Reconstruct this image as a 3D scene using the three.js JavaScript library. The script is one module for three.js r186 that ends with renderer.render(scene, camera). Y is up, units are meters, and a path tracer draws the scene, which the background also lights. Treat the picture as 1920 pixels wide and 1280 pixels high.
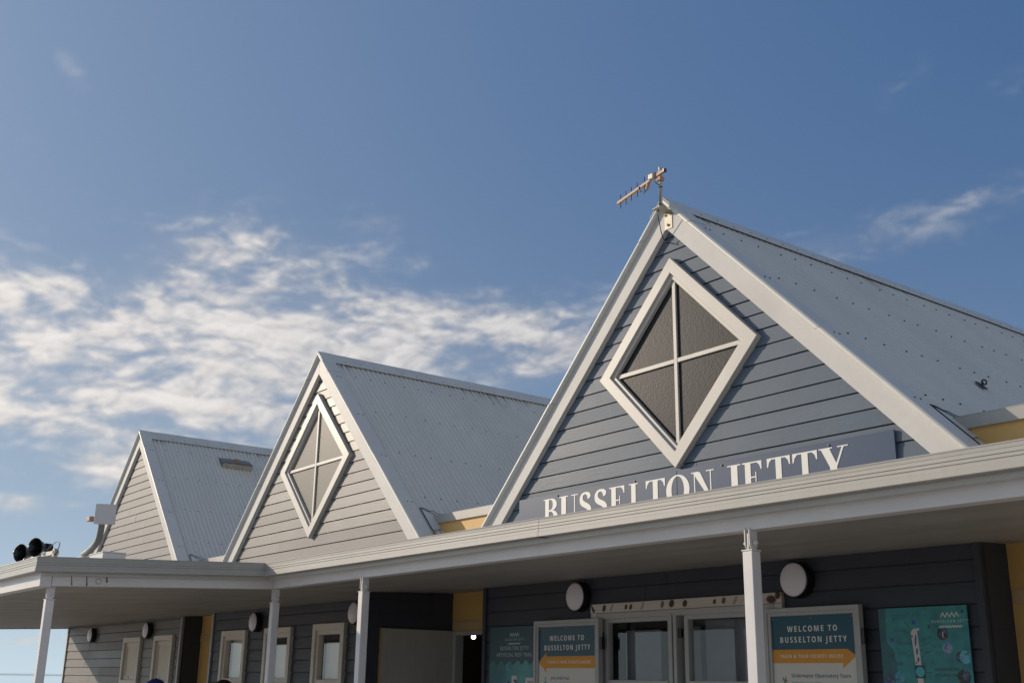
import * as THREE from 'three';
import { RoundedBoxGeometry } from 'three/addons/geometries/RoundedBoxGeometry.js';
import { TextGeometry } from 'three/addons/geometries/TextGeometry.js';
import { FontLoader } from 'three/addons/loaders/FontLoader.js';
import { MarchingCubes } from 'three/addons/objects/MarchingCubes.js';
import { mergeGeometries, mergeVertices, toCreasedNormals } from 'three/addons/utils/BufferGeometryUtils.js';

// ------------------------------------------------------------------ camera, sky, sun, exposure
const H = 1.55;                                   // eye height above the paving
const scene = new THREE.Scene();
const camera = new THREE.PerspectiveCamera(34.06, 1.5, 0.1, 6000);
camera.position.set(0, H, 0);
camera.up.set(0.2237, 0.9563, 0.1883);
camera.lookAt(-0.763, H + 0.2921, -0.5766);
const renderer = new THREE.WebGLRenderer({ antialias: true });
renderer.toneMapping = THREE.LinearToneMapping;
renderer.toneMappingExposure = 1;
renderer.shadowMap.enabled = true;

const SUN = new THREE.Vector3(-0.819, 0.326, 0.473).normalize();
const sun = new THREE.DirectionalLight(new THREE.Color(1, 0.84, 0.66), 3.1);
sun.position.set(-10 + SUN.x * 60, SUN.y * 60, -8 + SUN.z * 60);
sun.target.position.set(-10, 0, -8);
sun.castShadow = true;
sun.shadow.mapSize.set(4096, 4096);
Object.assign(sun.shadow.camera, { left: -22, right: 22, top: 16, bottom: -12, near: 1, far: 120 });
scene.add(sun, sun.target);

// deterministic noise
function rng(seed) { let s = seed >>> 0; return () => { s = (s + 0x6d2b79f5) | 0; let t = Math.imul(s ^ (s >>> 15), 1 | s); t = (t + Math.imul(t ^ (t >>> 7), 61 | t)) ^ t; return ((t ^ (t >>> 14)) >>> 0) / 4294967296; }; }
const R = rng(77), rr = (a, b) => a + (b - a) * R();
const NT = new Float32Array(65536); { const q = rng(5); for (let i = 0; i < 65536; i++) NT[i] = q(); }
function vnoise(x, y) {
  const xi = Math.floor(x), yi = Math.floor(y); let fx = x - xi, fy = y - yi;
  fx = fx * fx * (3 - 2 * fx); fy = fy * fy * (3 - 2 * fy);
  const r0 = (yi & 255) << 8, r1 = ((yi + 1) & 255) << 8, a = xi & 255, b = (xi + 1) & 255;
  const p = NT[r0 + a] + (NT[r0 + b] - NT[r0 + a]) * fx, q = NT[r1 + a] + (NT[r1 + b] - NT[r1 + a]) * fx;
  return p + (q - p) * fy;
}
function fbm(x, y, oct) { let s = 0, a = 0.5, n = 0; for (let i = 0; i < oct; i++) { s += a * vnoise(x, y); n += a; a *= 0.55; const t = x * 1.6 - y * 1.2 + 17.3; y = x * 1.2 + y * 1.6 + 9.1; x = t; } return s / n; }
function billow(x, y, oct) { let s = 0, a = 0.5, n = 0; for (let i = 0; i < oct; i++) { s += a * Math.abs(2 * vnoise(x, y) - 1); n += a; a *= 0.5; const t = x * 1.75 - y * 0.9 + 17.3; y = x * 0.9 + y * 1.75 + 9.1; x = t; } return s / n; }
const clamp = (x, a = 0, b = 1) => Math.min(b, Math.max(a, x)), smooth = (a, b, x) => { const t = clamp((x - a) / (b - a)); return t * t * (3 - 2 * t); };

// cloud banks: azimuth, elevation, half width, half height (degrees), tilt, weight
const BANKS = [
  [-78.5, 16.6, 5.0, 1.9, -0.16, 1.1], [-72.5, 15.9, 4.0, 1.3, -0.1, 0.75], [-77, 12.9, 5.5, 1.7, -0.05, 1.0], [-68.3, 19.9, 3.6, 2.1, -0.12, 0.72],
  [-66.5, 17.0, 5.2, 2.1, 0, 1.0], [-64.8, 19.8, 3.2, 1.5, -0.15, 0.6], [-51.5, 17.0, 2.6, 1.1, -0.04, 0.8], [-60, 14.0, 5, 1.6, 0, 0.8], [-69, 11.6, 5.5, 1.0, 0.05, 0.8], [-73, 14.5, 4, 1.2, 0, 0.7], [-70, 14.6, 6.0, 2.3, 0, 1.1], [-62.5, 16.6, 5.5, 1.9, -0.02, 1.15], [-55, 17.0, 4.6, 1.5, -0.02, 1.0], [-50, 17.4, 2.4, 0.9, -0.05, 0.7],
  [-64, 13.6, 4.5, 1.7, 0, 1.0], [-71, 9.8, 3.6, 0.9, 0.12, 0.85], [-66.5, 12.3, 4.0, 1.1, 0.05, 0.85], [-77, 7.7, 2.0, 0.45, 0, 0.7], [-60.9, 22.1, 1.5, 0.9, 0, 0.36], [-57.8, 20.8, 1.2, 0.4, 0, 0.3],
  [-47.5, 19.4, 1.6, 0.7, 0.2, 0.42], [-49.5, 16.2, 2.0, 0.55, 0.1, 0.5], [-55, 19.4, 1.4, 0.3, 0, 0.3],
  [-38.5, 20.6, 4.0, 1.0, 0.1, 0.44], [-33.0, 21.5, 5.0, 0.9, 0.13, 0.30], [-27, 22.9, 4, 0.6, 0.15, 0.24], [-26, 27.7, 1.8, 0.4, 0.15, 0.24], [-31.5, 28.6, 1.0, 0.6, 0.5, 0.16],
  [-77.1, 28.1, 0.7, 0.45, -0.6, 0.18], [-78.7, 24.5, 0.6, 0.25, 0, 0.3],
  [-75.6, 1.5, 1.5, 0.22, 0.22, 0.6], [-73.6, 1.5, 0.8, 0.2, 0.25, 0.6], [-75, 0.5, 2, 0.2, 0.1, 0.3],
  [-95, 14, 9, 3.5, 0, 0.95], [-106, 20, 8, 3, 0.1, 0.7], [-128, 9, 12, 2.5, 0, 0.75], [-155, 15, 12, 3, 0, 0.7], [175, 22, 14, 5, 0, 0.8], [140, 12, 18, 4, 0, 0.9], [105, 18, 18, 6, 0, 1.0], [70, 12, 16, 4, 0, 0.9], [35, 17, 14, 5, 0, 0.9], [5, 9, 12, 2.2, 0, 0.6], [-12, 24, 6, 1.5, 0.1, 0.5],
  [90, 14, 42, 9, 0, 1.0], [95, 36, 46, 13, 0, 1.05], [85, 34, 20, 7, 0, 0.95], [50, 28, 14, 5, 0, 0.9], [120, 42, 20, 7, 0, 0.85], [60, 50, 22, 8, 0, 0.8], [20, 40, 14, 5, 0, 0.7], [-170, 38, 20, 6, 0, 0.7], [-100, 48, 14, 5, 0, 0.4], [100, 62, 30, 8, 0, 0.7],  // unseen banks added to brighten the shaded roofs and right-facing sides
];
function makeSky(W = 4096, HH = 2048) {
  const d = new Float32Array(W * HH * 4), rad = Math.PI / 180;
  for (let j = 0; j < HH; j++) {
    const el = ((j + 0.5) / HH - 0.5) * 180, y = Math.sin(el * rad), c = Math.cos(el * rad);
    const e = Math.max(el, 0), g0 = Math.exp(-e / 9.5);
    const near = BANKS.filter((b) => Math.abs(el - b[1]) < b[3] * 3.4 + b[2] * 3 * Math.abs(b[4]));
    for (let i = 0; i < W; i++) {
      const o = (j * W + i) * 4, th = ((i + 0.5) / W - 0.5) * 2 * Math.PI, x = c * Math.cos(th), z = c * Math.sin(th);
      if (el < -2) { d[o] = 0.2; d[o + 1] = 0.2; d[o + 2] = 0.19; d[o + 3] = 1; continue; }
      const g = Math.acos(clamp(x * SUN.x + y * SUN.y + z * SUN.z, -1, 1)) / rad;
      const hz = 0.265 * Math.exp(-(g * g) / (53 * 53)) + 1.5 * Math.exp(-(g * g) / (17 * 17)), deep = 1 - 0.10 * smooth(25, 65, el);
      let r = 0.035 * deep + 0.42 * g0 + hz * 0.96, gg = 0.110 * deep + 0.475 * g0 + hz * 1.03, b = 0.277 * deep + 0.40 * g0 + hz * 1.0;
      if (near.length) {
        const az = Math.atan2(x, -z) / rad;
        let m = 0;
        for (const k of near) {
          let da = az - k[0]; if (da > 180) da -= 360; if (da < -180) da += 360;
          if (Math.abs(da) > k[2] * 3.1) continue;
          const u = da / (k[2] * 1.2), v = (el - k[1] - k[4] * da) / (k[3] * 1.3), q = u * u + v * v;
          m += k[5] * Math.exp(-q * 1.1);
        }
        if (m > 0.02) {
          m = m > 0.95 ? 0.95 + (m - 0.95) * 0.25 : m;
          const px = az, py = el * (1 + 0.6 * Math.exp(-e / 9));                    // puffs in degrees, flatter near the horizon
          const wx = fbm(px * 0.22 + 3, py * 0.5 + 7, 3) - 0.5, wy = fbm(px * 0.25 + 31, py * 0.6 + 17, 3) - 0.5;
          const qx = px + wx * 1.5, qy = py + wy * 0.9 - px * 0.04;
          const big = fbm(qx * 0.34, qy * 0.85 + 40, 4);
          const bx = qx * 0.50 + 60, by = qy * 1.25 + 5, bil = billow(bx, by, 6), bl2 = billow(bx - 0.05, by + 0.13, 4);
          const fine = fbm(qx * 1.3 + 7, qy * 3.4 + 3, 5);
          const f = m * 0.86 + (big - 0.5) * 2.3 + (bil - 0.42) * 0.95 + (fine - 0.5) * 1.0;
          const a = clamp(smooth(0.02, 1.42, f) * clamp(m * 1.25) * 0.90 + 0.16 * smooth(0.1, 0.8, m) * (0.4 + fine));
          const top = clamp(0.42 + (bil - bl2) * 1.3 + (f - 0.8) * 0.45 + (fine - 0.5) * 0.5);
          const warm = Math.exp(-(g * g) / (58 * 58));
          const L = 0.35 + 0.24 * top + 0.44 * warm + 0.24 * smooth(95, 150, g);
          const low = Math.exp(-e / 3);
          const cr = L * (0.95 + 0.12 * warm + 0.1 * low), cg = L * (0.965 + 0.02 * warm), cb = L * (1.02 - 0.12 * warm - 0.2 * low);
          r += (cr - r) * a; gg += (cg - gg) * a; b += (cb - b) * a;
        }
      }
      d[o] = r; d[o + 1] = gg; d[o + 2] = b; d[o + 3] = 1;
    }
  }
  const t = new THREE.DataTexture(d, W, HH, THREE.RGBAFormat, THREE.FloatType);
  t.mapping = THREE.EquirectangularReflectionMapping; t.magFilter = THREE.LinearFilter; t.minFilter = THREE.LinearFilter; t.wrapS = THREE.RepeatWrapping; t.needsUpdate = true;
  return t;
}
scene.background = makeSky();
scene.environment = scene.background;

// ------------------------------------------------------------------ helpers
const counts = {};
function numbered(n) { const k = counts[n] = (counts[n] ?? -1) + 1; return k ? n + '_' + String(k).padStart(3, '0') : n; }
function thing(name, label, category, base, group) {                  // base in eye-relative y
  const o = new THREE.Group(); o.name = numbered(name); o.position.set(base[0], base[1] + H, base[2]);
  o.userData = { label, category }; if (group) o.userData.group = group;
  scene.add(o); return o;
}
function rootOf(o) { while (o.parent && o.parent !== scene) o = o.parent; return o; }
function uvm(g, k = 1) {                                              // uv in metres from the dominant axis of each face
  const q = g.index ? g.toNonIndexed() : g, p = q.attributes.position, n = p.count, uv = new Float32Array(n * 2);
  const a = new THREE.Vector3(), b = new THREE.Vector3(), c = new THREE.Vector3();
  for (let i = 0; i < n; i += 3) {
    a.fromBufferAttribute(p, i); b.fromBufferAttribute(p, i + 1); c.fromBufferAttribute(p, i + 2);
    b.sub(a); c.sub(a); b.cross(c); const x = Math.abs(b.x), y = Math.abs(b.y), z = Math.abs(b.z);
    for (let j = i; j < i + 3; j++) {
      const X = p.getX(j), Y = p.getY(j), Z = p.getZ(j);
      if (z >= x && z >= y) { uv[j * 2] = X * k; uv[j * 2 + 1] = Y * k; } else if (x >= y) { uv[j * 2] = Z * k; uv[j * 2 + 1] = Y * k; } else { uv[j * 2] = X * k; uv[j * 2 + 1] = Z * k; }
    }
  }
  q.setAttribute('uv', new THREE.BufferAttribute(uv, 2));
  return q;
}
function mesh(name, g, m, parent, label) { const o = new THREE.Mesh(g, m); o.name = name; o.castShadow = o.receiveShadow = true; if (label) o.userData.label = label; parent.add(o); return o; }
function part(parent, name, geo, mat, opt = {}) {                     // geometry given in eye-relative world coordinates
  let g = Array.isArray(geo) ? merge(geo) : geo;
  if (!opt.keepUv) g = uvm(g, opt.k ?? 1);
  const b = rootOf(parent).position; g.translate(-b.x, H - b.y, -b.z);
  const o = mesh(name, g, mat, parent, opt.label); if (opt.kind) o.userData.kind = opt.kind; return o;
}
function strip(g) { const q = g.index ? g.toNonIndexed() : g; for (const k of Object.keys(q.attributes)) if (!['position', 'normal', 'uv'].includes(k)) q.deleteAttribute(k); if (!q.attributes.uv) q.setAttribute('uv', new THREE.BufferAttribute(new Float32Array(q.attributes.position.count * 2), 2)); if (!q.attributes.normal) q.computeVertexNormals(); return q; }
const merge = (l) => mergeGeometries(l.map(strip));
function box(x0, x1, y0, y1, z0, z1, bev = 0) {
  const w = x1 - x0, h = y1 - y0, d = z1 - z0, g = bev ? new RoundedBoxGeometry(w, h, d, 1, Math.min(bev, w / 2.2, h / 2.2, d / 2.2)) : new THREE.BoxGeometry(w, h, d);
  return g.translate((x0 + x1) / 2, (y0 + y1) / 2, (z0 + z1) / 2);
}
function prism(pts, z0, z1, bev = 0, holes = []) {                    // polygon in x,y extruded along z
  const s = new THREE.Shape(pts.map((p) => new THREE.Vector2(...p))); for (const h of holes) s.holes.push(new THREE.Path(h.map((p) => new THREE.Vector2(...p))));
  const g = new THREE.ExtrudeGeometry(s, bev ? { depth: z1 - z0 - 2 * bev, bevelEnabled: true, bevelThickness: bev, bevelSize: bev, bevelOffset: -bev, bevelSegments: 1 } : { depth: z1 - z0, bevelEnabled: false });
  return g.translate(0, 0, z0 + (bev || 0));
}
function shear(g, f) { const p = g.attributes.position; for (let i = 0; i < p.count; i++) p.setY(i, p.getY(i) + f(p.getX(i), p.getZ(i))); g.computeVertexNormals(); return g; }
function warp(g, f) { const p = g.attributes.position; for (let i = 0; i < p.count; i++) { const v = f(p.getX(i), p.getY(i), p.getZ(i)); p.setXYZ(i, v[0], v[1], v[2]); } g.computeVertexNormals(); return g; }
function tube(pts, r, seg = 24, rad = 8) { return new THREE.TubeGeometry(new THREE.CatmullRomCurve3(pts.map((p) => new THREE.Vector3(...p))), seg, r, rad); }
function rod(a, b, r, n = 10) { const A = new THREE.Vector3(...a), B = new THREE.Vector3(...b), d = B.clone().sub(A), g = new THREE.CylinderGeometry(r, r, d.length(), n); g.applyQuaternion(new THREE.Quaternion().setFromUnitVectors(new THREE.Vector3(0, 1, 0), d.normalize())); return g.translate((A.x + B.x) / 2, (A.y + B.y) / 2, (A.z + B.z) / 2); }
function flip(g) { const q = g.index ? g.toNonIndexed() : g; for (const a of Object.values(q.attributes)) { const n = a.itemSize, t = new Float32Array(n); for (let i = 0; i < a.count; i += 3) for (let c = 0; c < n; c++) { const k = a.array[(i + 1) * n + c]; a.array[(i + 1) * n + c] = a.array[(i + 2) * n + c]; a.array[(i + 2) * n + c] = k; } } return q; }

// ------------------------------------------------------------------ materials
function dataTex(w, h, f, srgb) {
  const d = new Uint8Array(w * h * 4);
  for (let j = 0; j < h; j++) for (let i = 0; i < w; i++) { const v = f(i, j), o = (j * w + i) * 4; for (let c = 0; c < 3; c++) d[o + c] = clamp(Array.isArray(v) ? v[c] : v) * 255; d[o + 3] = 255; }
  const t = new THREE.DataTexture(d, w, h); t.wrapS = t.wrapT = THREE.RepeatWrapping; t.magFilter = THREE.LinearFilter; t.minFilter = THREE.LinearMipmapLinearFilter; t.generateMipmaps = true; if (srgb) t.colorSpace = THREE.SRGBColorSpace; t.needsUpdate = true; return t;
}
const tile = (n, x, y, sx, sy, oct) => { const u = x / n, v = y / n, a = fbm(u * sx, v * sy, oct), b = fbm((u - 1) * sx, v * sy, oct), c = fbm(u * sx, (v - 1) * sy, oct), d = fbm((u - 1) * sx, (v - 1) * sy, oct); return (a * (1 - u) + b * u) * (1 - v) + (c * (1 - u) + d * u) * v; };
const tBlotch = dataTex(512, 512, (x, y) => { const a = tile(512, x, y, 5, 5, 5), b = tile(512, x + 90, y + 40, 40, 40, 3); return 0.9 + (a - 0.5) * 0.28 + (b - 0.5) * 0.07; });
const tStain = dataTex(512, 512, (x, y) => { const a = tile(512, x, y, 4, 4, 5), b = tile(512, x + 200, y + 90, 3, 22, 4); return 0.88 + (a - 0.5) * 0.55 + (b - 0.5) * 0.30; });
const tStreak = dataTex(512, 512, (x, y) => { const a = tile(512, x, y, 60, 4, 4), b = tile(512, x, y, 6, 6, 4); return 0.9 + (a - 0.5) * 0.14 + (b - 0.5) * 0.22; });
const tPebble = dataTex(512, 512, (x, y) => 0.5 + (tile(512, x, y, 90, 90, 3) - 0.5) * 1.5);
const tGrain = dataTex(512, 512, (x, y) => 0.5 + (tile(512, x, y, 6, 110, 4) - 0.5) * 1.3);
const tObscure = dataTex(512, 512, (x, y) => { const a = tile(512, x, y, 44, 44, 2), b = tile(512, x + 50, y, 16, 16, 2); return clamp(0.5 + (a - 0.5) * 1.5 + (b - 0.5) * 0.7); });
const rep = (t, u, v = u) => { const c = t.clone(); c.repeat.set(u, v); c.needsUpdate = true; return c; };
const std = (rgb, rough, o = {}) => new THREE.MeshStandardMaterial({ color: new THREE.Color().setRGB(...rgb), roughness: rough, metalness: 0, ...o });
const phy = (rgb, rough, o = {}) => new THREE.MeshPhysicalMaterial({ color: new THREE.Color().setRGB(...rgb), roughness: rough, metalness: 0, ...o });
const M = {
  board: [0, 1, 2, 3, 4].map((i) => phy([0.120 + 0.006 * i, 0.155 + 0.006 * i, 0.200 + 0.006 * i], 0.42 + 0.02 * i, { specularIntensity: 0.28, map: rep(tBlotch, 0.45), bumpMap: rep(tGrain, 1.6), bumpScale: 0.0008 })),
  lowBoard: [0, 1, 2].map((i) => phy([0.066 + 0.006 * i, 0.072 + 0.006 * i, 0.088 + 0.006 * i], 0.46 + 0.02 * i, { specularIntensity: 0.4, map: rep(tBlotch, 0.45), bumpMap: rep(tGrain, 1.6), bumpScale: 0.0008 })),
  glareBoard: [0, 1, 2, 3, 4].map((i) => phy([0.185 + 0.008 * i, 0.177 + 0.008 * i, 0.168 + 0.008 * i], 0.46 + 0.02 * i, { specularIntensity: 0.6, map: rep(tBlotch, 0.45), bumpMap: rep(tGrain, 1.6), bumpScale: 0.0008 })),  // sun glare on the farther gables painted in as a beige board colour
  glintBoard: [0, 1, 2].map((i) => phy([0.20, 0.18, 0.155], 0.45 + 0.02 * i, { map: rep(tBlotch, 0.45), bumpMap: rep(tGrain, 1.6), bumpScale: 0.0008 })),  // low sun glint put into a warmer, shinier copy of the boards
  backing: std([0.05, 0.055, 0.065], 0.8),
  white: phy([0.64, 0.62, 0.585], 0.5, { map: rep(tBlotch, 0.5), bumpMap: rep(tPebble, 1.2), bumpScale: 0.0005, specularIntensity: 0.5 }),
  trim: std([0.56, 0.53, 0.475], 0.42, { map: rep(tBlotch, 0.9) }),
  winTrim: std([0.78, 0.72, 0.62], 0.5, { map: rep(tStreak, 1.1), bumpMap: rep(tGrain, 2), bumpScale: 0.0006 }),
  shutterPanel: std([0.76, 0.70, 0.57], 0.55, { map: rep(tStreak, 0.8) }),
  gutter: std([0.455, 0.44, 0.40], 0.45, { map: rep(tStreak, 0.5) }),
  beam: std([0.80, 0.77, 0.75], 0.45, { map: rep(tBlotch, 0.6) }),
  post: std([0.77, 0.75, 0.73], 0.45, { map: rep(tBlotch, 0.8) }),
  roof: std([0.66, 0.655, 0.60], 0.40),
  cap: std([0.64, 0.64, 0.60], 0.4, { map: rep(tBlotch, 0.5) }),
  screw: std([0.05, 0.048, 0.045], 0.5),
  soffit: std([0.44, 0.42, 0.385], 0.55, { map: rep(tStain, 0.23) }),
  yellow: std([0.80, 0.49, 0.16], 0.6, { map: rep(tBlotch, 0.5), bumpMap: rep(tPebble, 1), bumpScale: 0.0006 }),
  yellowDoor: std([0.66, 0.46, 0.22], 0.5, { map: rep(tBlotch, 0.5) }),
  obscure: phy([0.016, 0.018, 0.022], 0.42, { specularIntensity: 0.32, bumpMap: rep(tObscure, 2.0), bumpScale: 0.0006 }),
  obscurePale: phy([0.20, 0.185, 0.16], 0.44, { specularIntensity: 0.3, bumpMap: rep(tObscure, 2.0), bumpScale: 0.0005 }),
  pane: phy([0.012, 0.013, 0.014], 0.015, { ior: 2.1 }),
  clear: phy([0.9, 0.92, 0.92], 0.01, { transmission: 1, thickness: 0, ior: 1.5 }),
  paleBlind: std([0.84, 0.76, 0.63], 0.8),
  blind: std([0.20, 0.205, 0.225], 0.8, { map: rep(tStreak, 1) }),
  black: std([0.012, 0.012, 0.013], 0.35),
  blackMatt: std([0.016, 0.016, 0.018], 0.6),
  opal: std([0.84, 0.79, 0.82], 0.4),
  alu: std([0.5, 0.49, 0.46], 0.4, { map: rep(tStreak, 1.2) }),
  galv: std([0.50, 0.46, 0.38], 0.48, { metalness: 0.3, map: rep(tBlotch, 2) }),
  boltGrey: std([0.10, 0.10, 0.10], 0.45),
  rusty: std([0.50, 0.30, 0.20], 0.6, { map: rep(tBlotch, 3) }),
  dark: std([0.03, 0.028, 0.026], 0.6),
  greyPipe: std([0.20, 0.20, 0.19], 0.5),
  plastic: std([0.60, 0.59, 0.57], 0.4),
  doorLeaf: std([0.50, 0.47, 0.42], 0.55, { map: rep(tStreak, 0.5) }),
  doorEdge: std([0.45, 0.28, 0.10], 0.6),
  interior: std([0.06, 0.055, 0.05], 0.8),
  sign: phy([0.062, 0.092, 0.15], 0.38, { specularIntensity: 0.5 }),
  letter: std([0.74, 0.72, 0.66], 0.45),
  ground: std([0.58, 0.55, 0.50], 0.9, { map: rep(tBlotch, 0.3), bumpMap: rep(tPebble, 0.8), bumpScale: 0.002 }),
  floor: std([0.34, 0.32, 0.285], 0.8, { map: rep(tBlotch, 0.3) }),
  sea: phy([0.30, 0.35, 0.35], 0.015, { ior: 1.33 }),
};

// ------------------------------------------------------------------ setting
function structure(name, g, m, y) { g = uvm(g); const o = mesh(name, g, m, scene); o.position.y = y; o.userData.kind = 'structure'; return o; }
structure('ground', new THREE.PlaneGeometry(5000, 5000).rotateX(-Math.PI / 2), M.ground, 0);
structure('verandah_floor', box(-23.3, 2, 0, 0.06, -7.4, -2.3), M.floor, 0.004);
structure('sea', new THREE.PlaneGeometry(2400, 5000).rotateX(-Math.PI / 2).translate(-1230, 0, 0), M.sea, 0.02);

// ------------------------------------------------------------------ weatherboards
function clip(poly, a, b, c) {                                        // keep a*x + b*y <= c
  const out = [];
  for (let i = 0; i < poly.length; i++) {
    const P = poly[i], Q = poly[(i + 1) % poly.length], p = a * P[0] + b * P[1] - c, q = a * Q[0] + b * Q[1] - c;
    if (p <= 0) out.push(P);
    if ((p < 0 && q > 0) || (p > 0 && q < 0)) { const t = p / (p - q); out.push([P[0] + (Q[0] - P[0]) * t, P[1] + (Q[1] - P[1]) * t]); }
  }
  return out;
}
function slab(poly, zf, zb) {                                         // convex polygon with a front that leans: zf(y)
  const P = [], n = poly.length, put = (...v) => { for (const q of v) P.push(...q); };
  const F = poly.map(([x, y]) => [x, y, zf(y)]), B = poly.map(([x, y]) => [x, y, zb]);
  for (let i = 1; i < n - 1; i++) put(F[0], F[i], F[i + 1]);
  for (let i = 0; i < n; i++) { const j = (i + 1) % n; put(F[i], B[i], F[j], F[j], B[i], B[j]); }
  const g = new THREE.BufferGeometry(); g.setAttribute('position', new THREE.BufferAttribute(new Float32Array(P), 3)); g.computeVertexNormals(); return g;
}
function board(parent, pieces, y0, pitch, zw, paint = M.board) {                       // pieces: convex polygons of one board between y0 and y0 + pitch
  const gs = [], ys = y0 + pitch - 0.030, jig = rr(-0.0015, 0.0015);
  for (const p of pieces) {
    const lo = clip(p, 0, 1, ys), hi = clip(p, 0, -1, -ys);
    const zf = (y) => zw + 0.020 + jig - 0.0055 * ((y - y0) / pitch);
    if (lo.length > 2) gs.push(slab(lo, zf, zw));
    if (hi.length > 2) gs.push(slab(hi, (y) => zf(y) - 0.0034, zw));
  }
  if (gs.length) part(parent, 'weatherboard', gs, paint[Math.floor(R() * paint.length)]);
}
const rect = (x0, x1, y0, y1) => [[x0, y0], [x1, y0], [x1, y1], [x0, y1]];
function splitLong(x0, x1, max = 4.0) { if (x1 - x0 < 2.6) return [[x0, x1]]; const k = x0 + (x1 - x0) * rr(0.25, 0.75); return [[x0, k - 0.0025], [k + 0.0025, x1]]; }
const WZ = -6.712;                                                    // face of the wall behind the boards
function gableBoards(parent, c, S, y0, pitch, top, hole, glint, paint = M.board) {
  for (let k = 0; k < 40; k++) {
    const y = y0 + k * pitch, y1 = y + pitch + 0.0; if (y > top) break;
    const tri = (p) => clip(clip(p, 1, 1, S + c), -1, 1, S - c);
    const half = S - y; if (half < 0.02) break;
    const row = rect(c - half - 0.2, c + half + 0.2, y + 0.010, y1);
    if (!hole || y1 < hole.y - hole.r || y > hole.y + hole.r) {
      for (const [a, b] of splitLong(c - half, c + half)) board(parent, [tri(rect(a < c - half + 0.01 ? a - 0.2 : a, b > c + half - 0.01 ? b + 0.2 : b, y + 0.010, y1))], y, pitch, WZ, glint && y > 2.6 ? M.glintBoard : paint);
      continue;
    }
    for (const s of [-1, 1]) {
      const sideRow = tri(clip(row, -s, 0, -s * c)), ps = [];         // right of centre for s = 1
      const up = clip(sideRow, 0, -1, -hole.y), dn = clip(sideRow, 0, 1, hole.y);
      // outside the diamond: s(x-c) + |y-hy| >= r
      if (up.length > 2) ps.push(clip(up, -s, -1, -(hole.r + s * c + hole.y)));
      if (dn.length > 2) ps.push(clip(dn, -s, 1, -(hole.r + s * c - hole.y)));
      const ok = ps.filter((p) => p.length > 2); if (ok.length) board(parent, ok, y, pitch, WZ, glint && s > 0 && y > 2.6 ? M.glintBoard : paint);
    }
  }
}
function wallBoards(parent, x0, x1, y0, pitch, top, holes, paint) {
  const k0 = Math.ceil((-H - y0) / pitch);
  for (let k = k0; ; k++) {
    const y = y0 + k * pitch; if (y > top - 0.02) break;
    const y1 = Math.min(y + pitch, top), hs = holes.filter((h) => h[3] > y + 0.01 && h[2] < y1 - 0.01).sort((a, b) => a[0] - b[0]);
    let x = x0; const segs = [];
    for (const h of hs) { if (h[0] > x) segs.push([x, h[0]]); x = Math.max(x, h[1]); }
    if (x < x1) segs.push([x, x1]);
    for (const s of segs) for (const [a, b] of splitLong(...s)) board(parent, [rect(a, b, y + 0.010, y1)], y, pitch, WZ, paint);
    for (const h of hs) if (h[3] < y1 - 0.02) board(parent, [rect(h[0], h[1], h[3], y1)], y, pitch, WZ, paint);
  }
}

// ------------------------------------------------------------------ roofs
const ZB = -17.5, q2 = Math.SQRT1_2, PITCH = 0.0762;
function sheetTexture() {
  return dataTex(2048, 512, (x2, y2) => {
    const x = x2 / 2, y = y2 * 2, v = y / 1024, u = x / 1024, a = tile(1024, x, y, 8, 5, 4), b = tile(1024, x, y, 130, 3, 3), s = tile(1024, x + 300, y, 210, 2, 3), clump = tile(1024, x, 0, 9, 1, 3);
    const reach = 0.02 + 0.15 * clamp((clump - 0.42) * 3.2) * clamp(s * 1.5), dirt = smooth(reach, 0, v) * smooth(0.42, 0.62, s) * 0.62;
    const pan = 0.5 - 0.5 * Math.cos(2 * Math.PI * 40 * u), l = (0.95 + (a - 0.5) * 0.22 + (b - 0.5) * 0.10) * (1 - dirt) * (1 - (0.10 + 0.12 * (a - 0.3)) * pan * pan);  // pan paints the shade of the corrugation valleys into the colour
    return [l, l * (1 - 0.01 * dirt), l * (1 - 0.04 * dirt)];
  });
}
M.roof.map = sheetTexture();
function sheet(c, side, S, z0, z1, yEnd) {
  const per = 10, nz = Math.max(2, Math.round((z0 - z1) / PITCH * per)), P = [], U = [], I = [];
  const len = (S - yEnd) * Math.SQRT2;
  for (let i = 0; i <= nz; i++) {
    const z = z0 + (z1 - z0) * i / nz, n = S * q2 - 0.0100 + 0.0100 * Math.cos(2 * Math.PI * z / PITCH);
    for (let k = 0; k < 2; k++) { const s = k ? 2 * (n * q2 - yEnd) * q2 - 0 : -n + 0.03; const t = k ? n - 2 * q2 * yEnd + 0 : s; P.push(c + side * (n + t) * q2, (n - t) * q2, z); U.push(z / (PITCH * 40), k); }
  }
  for (let i = 0; i < nz; i++) { const a = i * 2; side > 0 ? I.push(a, a + 1, a + 2, a + 2, a + 1, a + 3) : I.push(a, a + 2, a + 1, a + 2, a + 3, a + 1); }
  const g = new THREE.BufferGeometry(); g.setAttribute('position', new THREE.BufferAttribute(new Float32Array(P), 3)); g.setAttribute('uv', new THREE.BufferAttribute(new Float32Array(U), 2)); g.setIndex(I); g.computeVertexNormals(); return g;
}
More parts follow.
